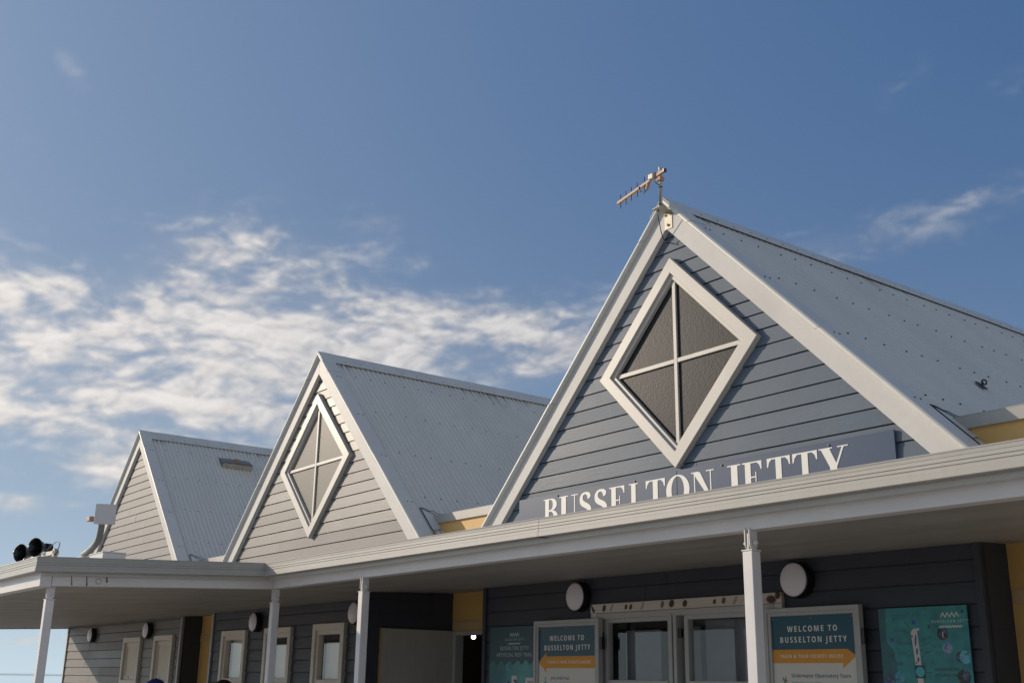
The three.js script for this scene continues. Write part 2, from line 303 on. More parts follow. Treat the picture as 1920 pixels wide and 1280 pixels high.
// a profile of [n, z] points (n across the roof plane, as height sum S) swept down one slope from the ridge line between two heights
function slopeSweep(prof, c, side, yA, yB) {
  const P = [], I = [], m = prof.length;
  for (const yy of [yA, yB]) for (const [S, z] of prof) { const x = yy === null ? 0 : S - yy; P.push(c + side * x, S - x, z); }
  for (let i = 0; i < m; i++) { const j = (i + 1) % m; side > 0 ? I.push(i, j, m + i, j, m + j, m + i) : I.push(i, m + i, j, j, m + i, m + j); }
  const g = new THREE.BufferGeometry(); g.setAttribute('position', new THREE.BufferAttribute(new Float32Array(P), 3)); g.setIndex(I);
  let q = g; q.computeVertexNormals(); return toCreasedNormals(q, 0.7);
}
function capProfile(S, zf, grow = 0) {                                 // rolled barge capping: lip, round nose, flange, turned-down edge
  const pts = [], k = Math.SQRT2, r = 0.026, top = S + grow * k, f = zf + grow, back = -6.646; // S is measured vertically, k converts from normal distance
  pts.push([S - 2 * r * k, back]);
  for (let a = 0; a <= 12; a++) { const t = -Math.PI / 2 + a / 12 * Math.PI; pts.push([top - r * k + r * k * Math.sin(t), f - r + r * Math.cos(t)]); }
  pts.push([top, -6.80], [top - 0.014 * k, -6.806 - grow], [S - 0.017 * k, -6.803], [S - 0.003 * k, -6.797], [S - 0.003 * k, zf - r], [S - r * k, zf - 0.004], [S - 2 * r * k + 0.004, zf - r], [S - 2 * r * k + 0.004, back]);
  return pts;
}
function roofOn(b, c, Sd, yEnd, extra) {
  const S = Sd;                                                        // crest height sum
  const roof = part(b, 'roof', prism([[c, S - 0.05], [c + S - 0.05 - yEnd, yEnd], [c + S - 0.2 - yEnd, yEnd], [c, S - 0.2], [c - (S - 0.2 - yEnd), yEnd], [c - (S - 0.05 - yEnd), yEnd]], ZB, -6.70), M.backing);
  for (const side of [-1, 1]) for (let z = -6.69, i = 0; z > ZB; i++) {
    const w = PITCH * 10, z1 = Math.max(ZB, z - w);
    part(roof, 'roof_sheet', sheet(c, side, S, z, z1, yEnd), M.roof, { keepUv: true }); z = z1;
  }
  // ridge capping in lengths, each lapping the next
  for (let z = -6.602, i = 0; z > ZB; i++) {
    const z1 = Math.max(ZB, z - (i ? 2.9 : 2.4)), lift = (i % 2) * 0.0022, T = S + 0.024 + lift, w = 0.155;
    const pr = [[0, T], [w, T - w], [w + 0.003, T - w - 0.007], [w + 0.0, T - w - 0.008], [w - 0.003, T - w - 0.004], [0, T - 0.005], [-w + 0.003, T - w - 0.004], [-w - 0.0, T - w - 0.008], [-w - 0.003, T - w - 0.007], [-w, T - w]].map(([x, y]) => [c + x, y]);
    part(roof, 'ridge_cap', prism(pr, z1 - 0.02, z), M.cap); z = z1;
  }
  const sc = [], put = (x, y, z, r = 0.0068) => { for (const side of [1, -1]) { const g = new THREE.CylinderGeometry(r, r * 1.25, 0.012, 6); g.rotateZ(-side * Math.PI / 4); g.translate(c + side * x, y, z); sc.push(g); } };
  for (let z = -6.97; z > ZB + 0.3; z -= PITCH * 3) { put(0.115, S - 0.115 + 0.022, z + rr(-0.01, 0.01), 0.006); }
  for (const d of [0.34, 0.92, 1.55, 2.15]) for (let z = Math.round(-7.02 / PITCH) * PITCH, i = 0; z > ZB + 0.3; i++) { const y = S - d - 0.02 * R(); put(S - y, y + 0.004, z); z -= PITCH * (i % 3 === 2 ? 4 : 3); }
  part(roof, 'roof_screws', sc, M.screw, { kind: 'stuff' });
  if (extra) extra(roof);
  return roof;
}
function barges(b, c, Sin, Sout, Scap, yb) {
  for (const s of [-1, 1]) {
    const P = [[c, Sin], [c + s * (Sin - yb), yb], [c + s * (Sout - yb), yb], [c, Sout]]; if (s < 0) P.reverse();
    const bb = part(b, 'bargeboard', prism(P.reverse(), -6.70, -6.644, 0.003), M.white);
    // capping in three lengths
    const ys = [null, Scap - 0.34, Scap - 1.62, yb];
    for (let i = 0; i < 3; i++) { const g = slopeSweep(capProfile(Scap, -6.604, i === 1 ? 0 : 0.0022), c, s, ys[i] === null ? null : ys[i] - 0.003, i < 2 ? ys[i + 1] : yb); part(bb, 'barge_cap', g, M.cap); }
    const sc = [];
    for (let y = Scap - 0.42; y > yb; y -= 0.62) for (const z of [-6.70, -6.76]) { const g = new THREE.CylinderGeometry(0.007, 0.009, 0.010, 6); g.rotateZ(-s * Math.PI / 4); g.translate(c + s * (Scap - y) + s * 0.002, y + 0.002, z + rr(-0.008, 0.008)); sc.push(g); }
    part(bb, 'cap_screws', sc, M.screw, { kind: 'stuff' });
  }
}

// ------------------------------------------------------------------ windows
const dia = (c, y, r) => [[c + r, y], [c, y + r], [c - r, y], [c, y - r]];
function diamondWindow(b, c, y, ro, pale) {
  const fr = part(b, 'diamond_window', prism(dia(c, y, ro), -6.712, -6.640, 0.004, [dia(c, y, ro - 0.145).reverse()]), M.trim);
  const ri = ro - 0.145;
  part(fr, 'sash', prism(dia(c, y, ri + 0.004), -6.725, -6.664, 0.004, [dia(c, y, ri - 0.052).reverse()]), M.trim);
  part(fr, 'pane', prism(dia(c, y, ri - 0.02), -6.708, -6.700), pale ? M.obscurePale : M.obscure);
  part(fr, 'mullion', box(c - 0.019, c + 0.019, y - ri + 0.07, y + ri - 0.07, -6.701, -6.680, 0.003), M.trim);
  part(fr, 'transom', [box(c - ri + 0.07, c - 0.02, y - 0.019, y + 0.019, -6.701, -6.682, 0.003), box(c + 0.02, c + ri - 0.07, y - 0.019, y + 0.019, -6.701, -6.682, 0.003)], M.trim);
  return fr;
}
function frameGeo(x0, x1, y0, y1, w, z0, z1, bev = 0.003) { return prism(rect(x0, x1, y0, y1), z0, z1, bev, [rect(x0 + w, x1 - w, y0 + w, y1 - w).reverse()]); }
const pane = (x0, x1, y0, y1, z) => new THREE.PlaneGeometry(x1 - x0, y1 - y0).translate((x0 + x1) / 2, (y0 + y1) / 2, z);
function smallWindow(b, x0, x1, ytop, filled, blind) {
  const y0 = -0.135, fr = part(b, 'window', frameGeo(x0, x1, y0, ytop, 0.078, -6.712, -6.648, 0.005), filled ? M.winTrim : M.winTrim), i = 0.078;
  if (filled) {
    part(fr, 'shutter_panel', box(x0 + i - 0.004, x1 - i + 0.004, y0 + i - 0.004, ytop - i + 0.004, -6.712, -6.700), M.shutterPanel);
    part(fr, 'inner_frame', frameGeo(x0 + i + 0.012, x1 - i - 0.012, y0 + i + 0.012, ytop - i - 0.012, 0.055, -6.701, -6.688, 0.003), M.winTrim);
    part(fr, 'latch', box(x0 + i + 0.2, x0 + i + 0.28, y0 + i + 0.03, y0 + i + 0.05, -6.690, -6.676, 0.003), M.galv);
  } else {
    part(fr, 'sash', frameGeo(x0 + i - 0.003, x1 - i + 0.003, y0 + i - 0.003, ytop - i + 0.003, 0.055, -6.745, -6.672, 0.004), M.winTrim);
    part(fr, 'pane', pane(x0 + i + 0.03, x1 - i - 0.03, y0 + i + 0.03, ytop - i - 0.03, -6.714), M.clear);
    part(fr, 'blind', box(x0 + i + blind[0], x1 - i + 0.02, y0, ytop - i - blind[1], -6.80, -6.795), M.paleBlind);
    if (blind[2]) part(fr, 'blind', box(x0 + 0.02, x0 + i + blind[0] - blind[2], y0, ytop - i - blind[1], -6.82, -6.815), M.paleBlind);
  }
  return fr;
}

// ------------------------------------------------------------------ the three gabled buildings
const soffitY = (z) => 0.607 - 0.043 * z;
function building(name, label, o) {
  const { c, x0, x1 } = o, b = thing(name, label, 'building', [c, -H, -6.7]);
  // body behind the front wall
  const low = soffitY(-6.7) - 0.002;
  part(b, 'wall', [box(x0, o.bodyX ?? x1, -H, 1.25, ZB + 0.3, -7.6), box(x0, x0 + 0.1, -H, 1.2, -7.6, -6.735), box(x1 - 0.1, x1, -H, 1.2, o.sideZ ?? -7.6, -6.735)], M.backing);
  const opens = (o.windows || []).map(([a, d, t]) => [a + 0.03, d - 0.03, -0.1, t - 0.03]).concat(o.opens || []);
  const front = part(b, 'front_wall', prism(rect(x0, x1, -H, 1.25), -6.73, WZ, 0, opens.map((h) => rect(...h).reverse())), M.backing);
  wallBoards(front, x0 + 0.045, x1 - 0.045, o.low0, o.lowP, low, opens, o.paint || M.lowBoard);
  const S = o.Sin + 0.09, gable = part(b, 'gable_wall', prism([[c - (S - 1.252), 1.252], [c + (S - 1.252), 1.252], [c, S]], -6.74, WZ, 0, o.dia ? [dia(c + o.dia[0], o.dia[1], o.dia[2] - 0.07).reverse()] : []), M.backing);
  gableBoards(gable, c, S, o.up0, o.upP, S, o.dia && { y: o.dia[1], r: o.dia[2] - 0.08 }, o.glint, o.upPaint);
  if (o.dia) diamondWindow(b, c + o.dia[0], o.dia[1], o.dia[2], o.upPaint);
  barges(b, c, o.Sin, o.Sout, o.Scap, 1.12);
  roofOn(b, c, o.Scap - 0.022, 1.12, o.roofExtra);
  for (const [x, m] of [[x0, o.trimL], [x1 - 0.05, o.trimR]]) part(b, 'corner_trim', box(x, x + 0.05, -H, low, WZ - 0.01, -6.672, 0.003), m || M.lowBoard[0]);
  for (const w of o.windows || []) smallWindow(b, w[0], w[1], w[2], o.filled, w[3]);
  return b;
}
const palePaint = std([0.30, 0.31, 0.34], 0.45);
const G1 = building('gabled_building', 'nearest gable with the large name sign, diamond window and ticket window', {
  c: -6.535, x0: -9.247, x1: -3.885, low0: 0.649, lowP: 0.1385, up0: 0.649 + 0.1385 * 5, upP: 0.1375, Sin: 3.890, Sout: 4.14, Scap: 4.19, dia: [0.035, 2.665, 0.94],
  opens: [[-7.52, -5.54, -0.2, 0.60]],
  roofExtra: (roof) => {
    const y = 2.39, x = -6.535 + 4.168 - y, z = -8.457;               // anchor eye on the roof
    const ring = new THREE.TorusGeometry(0.02, 0.007, 8, 20); ring.rotateY(0.9).translate(x + 0.035, y + 0.03, z);
    part(roof, 'roof_anchor', [box(-0.05, 0.05, -0.004, 0.004, -0.03, 0.03).rotateZ(-Math.PI / 4).translate(x + 0.008, y + 0.008, z), box(-0.005, 0.005, 0, 0.025, -0.012, 0.012).translate(x + 0.022, y + 0.01, z), ring], M.dark);
  },
});
const G2 = building('gabled_building', 'middle gable with a diamond window above three narrow glass windows', {
  c: -13.085, x0: -16.0, x1: -10.25, low0: 0.642, lowP: 0.1425, up0: 1.342, upP: 0.1375, Sin: 3.915, Sout: 4.17, Scap: 4.225, dia: [0.01, 2.685, 0.96],
  windows: [[-15.574, -14.765, 0.633, [0.03, 0.03]], [-14.18, -13.40, 0.638, [-0.06, 0.13]], [-12.80, -12.01, 0.648, [0.04, 0.14]]], trimL: palePaint, glint: true, upPaint: M.glareBoard, bodyX: -12.45, sideZ: -7.1,
});
const G3 = building('gabled_building', 'farthest gable without a diamond window, two boarded windows under its verandah', {
  c: -19.975, x0: -23.02, x1: -17.16, low0: 0.573, lowP: 0.1445, up0: 1.345, upP: 0.1405, Sin: 3.985, Sout: 4.235, Scap: 4.29, filled: true,
  windows: [[-19.693, -18.868, 0.622], [-18.243, -17.442, 0.627]], trimL: M.trim, trimR: palePaint, paint: M.glareBoard, upPaint: M.glareBoard,
  roofExtra: (roof) => {                                              // low metal vent near the ridge
    const S = 4.268, c = -19.975, n0 = S * q2, mk = (s0, s1, h0, h1, z0, z1) => { const g = box(0, s1 - s0, 0, 1, z0, z1); warp(g, (x, y, z) => { const s = s0 + x - n0, n = n0 + y * (h0 + (h1 - h0) * x / (s1 - s0)); return [c + (n + s) * q2, (n - s) * q2, z]; }); return g; };
    const v = part(roof, 'roof_vent', mk(0.52, 0.76, 0.012, 0.10, -8.6, -8.02), M.greyPipe);
    part(v, 'vent_lip', mk(0.762, 0.80, 0.035, 0.10, -8.6, -8.02), M.galv);
    part(v, 'vent_mount', mk(0.60, 0.68, 0.09, 0.13, -8.36, -8.28), M.rusty);
  },
});
// dark boarded screen wall beside the open door
{
  const sw = part(G2, 'screen_wall', box(-10.335, -10.25, -H, soffitY(-6.3) + 0.01, -6.74, -5.93), M.backing);
  for (let y = -H; y < 0.84; y += 0.1385) part(sw, 'weatherboard', warp(box(0, 0.018, y + 0.002, Math.min(y + 0.1385, 0.87), -6.735, -5.93), (x, yy, z) => [-10.25 + x * (1 - 0.5 * (yy - y) / 0.1385), yy, z]), M.lowBoard[0]);
  part(sw, 'corner_trim', box(-10.345, -10.226, -H, soffitY(-5.93), -5.93, -5.90, 0.003), M.lowBoard[1]);
}

// ------------------------------------------------------------------ recessed yellow walls between the gables
function yellowWall(label, x0, x1, topX0, topX1, door) {
  const b = thing('recessed_wall', label, 'wall', [(x0 + x1) / 2, -H, -7.0]);
  const holes = door && door.open ? [rect(door.x0, door.x1, -H + 0.01, 0.505).reverse()] : [];
  part(b, 'wall_panel', [prism(rect(x0, x1, -H, 0.97), -7.08, -7.0, 0, holes), box(topX0, topX1, 0.971, 1.735, -7.08, -7.0)], M.yellow);
  part(b, 'parapet_cap', [box(topX0 - 0.04, topX1 + 0.04, 1.700, 1.79, -6.996, -6.972, 0.003), box(topX0 - 0.04, topX1 + 0.04, 1.79, 1.796, -7.12, -6.972)], M.gutter);
  part(b, 'box_gutter', box(topX0 - 0.3, topX1 + 0.3, 1.62, 1.66, ZB, -7.09), M.cap);
  part(b, 'lintel', box(x0 + 0.02, x1 - 0.02, 0.52, 0.615, -7.0, -6.985, 0.002), M.yellowDoor);
  return b;
}
const YW1 = yellowWall('yellow recessed wall with the open white door, between nearest and middle gables', -10.25, -9.24, -10.86, -8.9, { open: true, x0: -10.2, x1: -9.34 });
const YW2 = yellowWall('narrow yellow recessed wall between the middle and farthest gables', -17.17, -15.99, -17.6, -15.2);
const YW0 = yellowWall('yellow recessed wall with a closed door at the right edge of the picture', -3.89, -2.2, -4.2, -1.6);
{ const d = part(YW2, 'door', box(-16.62, -16.05, -H, 0.46, -7.0, -6.975, 0.004), M.yellowDoor); }
{ const d = part(YW0, 'door', box(-3.70, -2.7, -H, 0.59, -6.984, -6.95, 0.004), M.yellowDoor); part(d, 'handle', rod([-3.6, -0.5, -6.93], [-3.48, -0.5, -6.93], 0.011), M.galv); }
{
  const d = part(YW1, 'door', box(-10.245, -10.205, -H + 0.02, 0.512, -6.985, -6.095, 0.003), M.doorLeaf, { label: 'white door leaf standing open towards the verandah' });
  part(d, 'door_edge', box(-10.247, -10.203, -H + 0.02, 0.514, -6.095, -6.088), M.doorEdge);
  part(d, 'hinge', [0.3, -0.5, -1.3].map((y) => rod([-10.215, y - 0.05, -6.99], [-10.215, y + 0.05, -6.99], 0.009)), M.galv);
  part(YW1, 'door_frame', [box(-10.2, -10.15, -H, 0.465, -7.08, -6.975, 0.003), box(-9.39, -9.34, -H, 0.465, -7.08, -6.975, 0.003), box(-10.2, -9.34, 0.466, 0.505, -7.08, -6.975, 0.003)], M.alu);
  part(YW1, 'room', [box(-12.4, -8.6, 0.62, 0.70, -10.2, -7.09), box(-12.4, -12.3, -H, 0.62, -10.2, -7.09), box(-12.4, -8.6, -H, 0.62, -10.3, -10.2), box(-8.7, -8.6, -H, 0.62, -10.2, -7.09)], M.interior);
  const id = part(YW1, 'inner_door', frameGeo(-12.1, -11.3, -H, 0.3, 0.09, -10.2, -10.14), M.yellowDoor);
  part(id, 'pane', box(-12.01, -11.39, -H + 0.09, 0.21, -10.19, -10.17), M.blind);
  const base = [-10.98, 0.55, -7.80], lamp = thing('ceiling_lamp', 'small lit round ceiling lamp seen through the open doorway', 'lamp', base);
  part(lamp, 'lamp_base', new THREE.CylinderGeometry(0.05, 0.05, 0.09, 20).translate(base[0], 0.572, base[2]), M.plastic);
  part(lamp, 'bulb', new THREE.SphereGeometry(0.027, 20, 14).translate(base[0], 0.497, base[2]), new THREE.MeshStandardMaterial({ color: 0xffffff, emissive: new THREE.Color(1, 0.86, 0.62), emissiveIntensity: 5 }));
  const pl = new THREE.PointLight(new THREE.Color(1, 0.82, 0.58), 0.12); pl.shadow.radius = 1.8; pl.castShadow = true; pl.position.set(0, 0.497 - base[1], 0); lamp.add(pl);
}
// lead flashings where the roof slopes meet the parapets: a folded patch with a scalloped top edge
for (const [b, c, S] of [[G2, -13.085, 4.225], [G1, -6.535, 4.19], [G3, -19.975, 4.29]]) {
  const n0 = (S - 0.022) * q2, P = [], I = [], N = 10, at = (y, z, lift) => { const n = n0 + lift, x = 2 * n * q2 - y; P.push(c + x, y, z); };
  for (let i = 0; i <= N; i++) { const t = i / N, z = -6.845 - 0.55 * t, yt = 1.885 - 0.135 * t + (i % 2 ? 0.010 : -0.004); at(yt, z, 0.004 + (i % 2) * 0.006); at(1.60 + 0.14 * t, z, 0.007); }
  for (let i = 0; i < N; i++) { const a = i * 2; I.push(a, a + 1, a + 2, a + 2, a + 1, a + 3); }
  const f = new THREE.BufferGeometry(); f.setAttribute('position', new THREE.BufferAttribute(new Float32Array(P), 3)); f.setIndex(I); f.computeVertexNormals();
  part(b, 'flashing', f, M.cap);
  const p3 = (y, z, l) => { const n = n0 + l; return [c + 2 * n * q2 - y, y, z]; };
  part(b, 'flashing_fold', [tube([p3(1.885, -6.845, 0.012), p3(1.80, -7.03, 0.013), p3(1.755, -7.12, 0.012)], 0.0035, 8, 5), tube([p3(1.885, -6.845, 0.012), p3(1.55, -6.845, 0.012)], 0.005, 4, 5), tube(Array.from({ length: 11 }, (_, i) => p3(1.885 - 0.0135 * i + (i % 2 ? 0.010 : -0.004), -6.845 - 0.055 * i, 0.012)), 0.003, 30, 5)], M.dark);
}

// ------------------------------------------------------------------ ticket window of the nearest building
{
  const knots = (() => {
    const w = 2048, h = 96, cv = document.createElement('canvas'); cv.width = w; cv.height = h; const x = cv.getContext('2d');
    x.fillStyle = '#d6cec2'; x.fillRect(0, 0, w, h); const q = rng(9);
    for (let i = 0; i < 260; i++) { x.strokeStyle = `rgba(${120 + q() * 60},${95 + q() * 50},${70 + q() * 40},${0.05 + q() * 0.08})`; x.lineWidth = 0.6 + q() * 2; const y = q() * h, s = q() * w; x.beginPath(); x.moveTo(s, y); x.bezierCurveTo(s + 200, y + q() * 10 - 5, s + 400, y + q() * 10 - 5, s + 600, y + q() * 12 - 6); x.stroke(); }
    const knot = (u, v, rw, rh, a, col = '58,30,24') => { for (let k = 3; k >= 0; k--) { x.fillStyle = `rgba(${k > 1 ? '150,92,72' : col},${(k > 1 ? 0.22 : 0.75) * a})`; x.beginPath(); x.ellipse(u * w, v * h, rw * (1 + k * 0.18), rh * (1 + k * 0.16), 0.25, 0, 7); x.fill(); } };
    for (const k of [[0.085, 0.5, 17, 30, 1], [0.215, 0.5, 13, 22, 0.9], [0.243, 0.52, 13, 24, 1], [0.42, 0.45, 16, 30, 0.45], [0.47, 0.42, 22, 32, 1], [0.54, 0.5, 19, 28, 1], [0.69, 0.5, 12, 20, 0.8], [0.735, 0.45, 16, 26, 0.6], [0.955, 0.62, 36, 30, 0.9], [0.985, 0.25, 20, 30, 0.9]]) knot(...k);
    x.fillStyle = 'rgba(60,28,20,0.85)'; x.beginPath(); x.moveTo(0, 0); x.lineTo(20, 10); x.lineTo(62, 70); x.lineTo(40, 96); x.lineTo(18, 60); x.fill();
    x.fillStyle = 'rgba(96,70,40,0.35)'; for (const u of [0.13, 0.31, 0.79]) { x.beginPath(); x.ellipse(u * w, h * 0.5, 14, 46, 0.4, 0, 7); x.fill(); }
    const t = new THREE.CanvasTexture(cv); t.colorSpace = THREE.SRGBColorSpace; return t;
  })();
  const head = box(-7.596, -5.469, 0.585, 0.662, -6.69, -6.652, 0.003), tw = part(G1, 'ticket_window', frameGeo(-7.52, -5.54, -0.62, 0.583, 0.05, -6.75, -6.655, 0.004), M.alu);
  const hg = head.index ? head.toNonIndexed() : head, p = hg.attributes.position, uv = new Float32Array(p.count * 2);
  for (let i = 0; i < p.count; i++) { uv[i * 2] = (p.getX(i) + 7.596) / 2.127; uv[i * 2 + 1] = (p.getY(i) - 0.585) / 0.077; }
  hg.setAttribute('uv', new THREE.BufferAttribute(uv, 2));
  part(tw, 'head_trim', hg, std([1, 1, 1], 0.55, { map: knots }), { keepUv: true, label: 'pale timber head board with dark brown knots' });
  part(tw, 'side_trim', box(-7.596, -7.522, -0.6, 0.583, -6.69, -6.656, 0.003), M.winTrim);
  part(tw, 'side_trim', box(-5.538, -5.469, -0.6, 0.583, -6.69, -6.656, 0.003), M.winTrim);
  part(tw, 'mullion', [box(-6.633, -6.603, -0.6, 0.552, -6.75, -6.648, 0.004), box(-6.603, -6.59, -0.6, 0.552, -6.75, -6.70), box(-6.590, -6.556, -0.6, 0.552, -6.75, -6.652, 0.004)], M.alu);
  for (const [a, d] of [[-7.455, -6.64], [-6.50, -5.56]]) {
    const s = part(tw, 'sash', [frameGeo(a, d, -0.58, 0.545, 0.045, -6.75, -6.685, 0.004), box(a + 0.044, d - 0.044, -0.035, 0.03, -6.74, -6.675, 0.004)], M.alu);
    part(s, 'pane', pane(a + 0.03, d - 0.03, 0.02, 0.52, -6.718), M.clear);
    part(s, 'pane', pane(a + 0.03, d - 0.03, -0.56, -0.03, -6.718), M.clear);
  }
  part(tw, 'stay', box(-7.515, -7.47, 0.36, 0.43, -6.70, -6.652, 0.003), M.black);
  part(tw, 'stay', box(-6.553, -6.52, 0.36, 0.43, -6.70, -6.672, 0.003), M.black);
  part(tw, 'blind', [box(-7.36, -6.93, -0.5, 0.44, -6.86, -6.85)], M.blind);
  part(tw, 'blind', [box(-6.80, -6.48, -0.5, 0.455, -6.86, -6.85)], M.blind);
  part(tw, 'blind', [box(-6.42, -5.6, -0.5, 0.50, -6.86, -6.85)], M.blind);
}

// ------------------------------------------------------------------ verandah
const V = thing('verandah', 'long pale verandah with ribbed gutter, white beam and slender posts along the gables', 'verandah', [-9.5, -H, -4.5]);
const GP = [[-0.014, 0.001], [0.001, 0.002], [0.004, -0.003], [0.001, -0.008], [0, -0.024], [-0.002, -0.0245], [-0.002, -0.0265], [0, -0.027], [0, -0.043], [-0.0045, -0.044], [-0.0045, -0.047], [0, -0.0475], [0, -0.061], [-0.0045, -0.062], [-0.0045, -0.065], [0.001, -0.0665], [0.001, -0.082], [0.006, -0.0855], [0.006, -0.112], [0.003, -0.115], [-0.09, -0.115], [-0.09, -0.01], [-0.087, -0.01], [-0.087, -0.112], [0.002, -0.112], [-0.007, -0.06], [-0.007, -0.004], [-0.014, -0.002]];
function gutter(axis, at, a, b, ka, kb, top, slope = 0) {             // profile d outward, y down; runs from a to b with mitres ka, kb
  let g = new THREE.ExtrudeGeometry(new THREE.Shape(GP.map((p) => new THREE.Vector2(...p))), { depth: 1, bevelEnabled: false });
  if (axis === 'x') g = flip(g);
  warp(g, (d, y, t) => { const l = (a + ka * d) + (b + kb * d - a - ka * d) * t; return axis === 'x' ? [l, top + y, at + d] : [at + d, top + y + slope * (l - a), l]; });
  return g;
}
const GT = 0.984, DROP = -0.0457, ZL = -2.42;
const gm = [part(V, 'gutter', gutter('x', -4.37, -9.42, -5.477, 0, 0, GT), M.gutter), part(V, 'gutter', gutter('x', -4.37, -5.473, 2, 0, 0, GT - 0.0015), M.gutter)];
part(V, 'gutter', gutter('z', -9.40, -4.44, ZL, 0, 1, GT + 0.0005 + 0.003, DROP), M.gutter);
const GLY = GT + 0.0035 + DROP * (ZL + 4.44);
part(V, 'gutter', gutter('x', ZL, -23.3, -9.40, 0, 1, GLY), M.gutter);
part(V, 'gutter_joiner', box(-5.495, -5.455, GT - 0.118, GT - 0.113, -4.44, -4.362), M.dark);
// beams
part(V, 'beam', box(-9.50, 2, 0.774, 0.872, -4.60, -4.51, 0.004), M.beam);
part(V, 'beam', shear(box(-9.59, -9.50, 0.768, 0.872, -4.60, -2.583, 0.004), (x, z) => DROP * (z + 4.44)), M.beam);
const bl = DROP * (-2.49 + 4.44);
part(V, 'beam', box(-23.2, -9.498, 0.765 + bl, 0.872 + bl, -2.58, -2.49, 0.004), M.beam);
{ // rust runs and a washer ring on the side beam near the corner
  const B = (z, y) => [-9.4978, y + DROP * (z + 4.44), z], run = (z, y0, y1, w) => { const a = B(z, y0), b = B(z + 0.012, y1); return warp(box(-0.001, 0.001, 0, 1, -w / 2, w / 2), (x, t, q) => [a[0] + x, a[1] + (b[1] - a[1]) * (1 - t), a[2] + (b[2] - a[2]) * (1 - t) + q * (0.3 + 0.7 * t)]); };
  const rust = std([0.10, 0.07, 0.045], 0.9); for (const r of [[-2.86, 0.77, 0.868, 0.010], [-3.02, 0.80, 0.868, 0.012], [-2.74, 0.775, 0.86, 0.008]]) part(V, 'rust_streak', run(...r), rust);
  const t = new THREE.TorusGeometry(0.022, 0.002, 6, 24); t.rotateY(Math.PI / 2); const p = B(-2.95, 0.81); t.translate(...p); part(V, 'washer_ring', t, std([0.35, 0.3, 0.25], 0.7));
}
// roof deck on top, ceiling sheets below
const deckG = (x0, x1, z0, z1) => shear(box(x0, x1, 0.045, 0.075, z0, z1), (x, z) => soffitY(z));
part(V, 'roof_deck', [deckG(-9.46, 2, -7.0, -4.44), deckG(-23.2, -9.462, -7.0, -2.5)], M.cap);
for (let x = -9.48; x < 2; x += 1.2) part(V, 'ceiling_sheet', shear(box(x + 0.002, x + 1.198, 0, 0.012, -7.0, -4.556), (a, z) => soffitY(z)), M.soffit);
for (let x = -23.05, i = 0; x < -9.7; x += 0.31, i++) part(V, 'ceiling_plank', shear(box(x + 0.007, Math.min(x + 0.303, -9.592), 0, 0.014, -7.0, -2.606, 0.003), (a, z) => soffitY(z) + rr(0, 0) + (i * 7 % 3) * 0.002), M.soffit);
part(V, 'end_fascia', shear(box(-23.24, -23.2, -0.03, 0.10, -7.0, -2.5), (a, z) => soffitY(z)), M.beam);
// posts
const postGeo = uvm(new RoundedBoxGeometry(0.066, 2.2, 0.066, 2, 0.005).translate(0, -1.1, 0)), capGeo = uvm(new RoundedBoxGeometry(0.074, 0.007, 0.074, 1, 0.002).translate(0, 0.0035, 0));
const tabShape = new THREE.Shape(); tabShape.moveTo(-0.03, 0.12); tabShape.lineTo(-0.03, 0.035); tabShape.absarc(0, 0.035, 0.03, Math.PI, 2 * Math.PI, false); tabShape.lineTo(0.03, 0.12); tabShape.lineTo(-0.03, 0.12);
const tabGeo = new THREE.ExtrudeGeometry(tabShape, { depth: 0.006, bevelEnabled: false }).rotateY(Math.PI / 2).translate(-0.003, 0, 0);
const bladeGeo = new THREE.BoxGeometry(0.008, 0.09, 0.05).translate(0, 0.045, 0);
const boltGeo = merge([new THREE.CylinderGeometry(0.007, 0.007, 0.09, 10).rotateZ(Math.PI / 2).translate(0, 0.042, 0), new THREE.SphereGeometry(0.014, 12, 8).scale(0.8, 1, 1).translate(0.030, 0.042, 0), new THREE.SphereGeometry(0.014, 12, 8).scale(0.8, 1, 1).translate(-0.030, 0.042, 0)]);
const bracketGeo = merge([tabGeo.clone().translate(0.015, 0, 0), tabGeo.clone().translate(-0.015, 0, 0), bladeGeo]);
for (const [x, top, z] of [[-3.905, 0.667, -4.531], [-7.89, 0.663, -4.531], [-9.48, 0.647, -4.531], [-9.572, 0.576, -2.60]]) {
  const p = mesh('post', postGeo, M.post, V), b = V.position; p.position.set(x - b.x, top + H - b.y, z - b.z);
  mesh('post_cap', capGeo, M.post, p); mesh('bracket', bracketGeo, M.post, p); mesh('bolt', boltGeo, M.post, p);
}

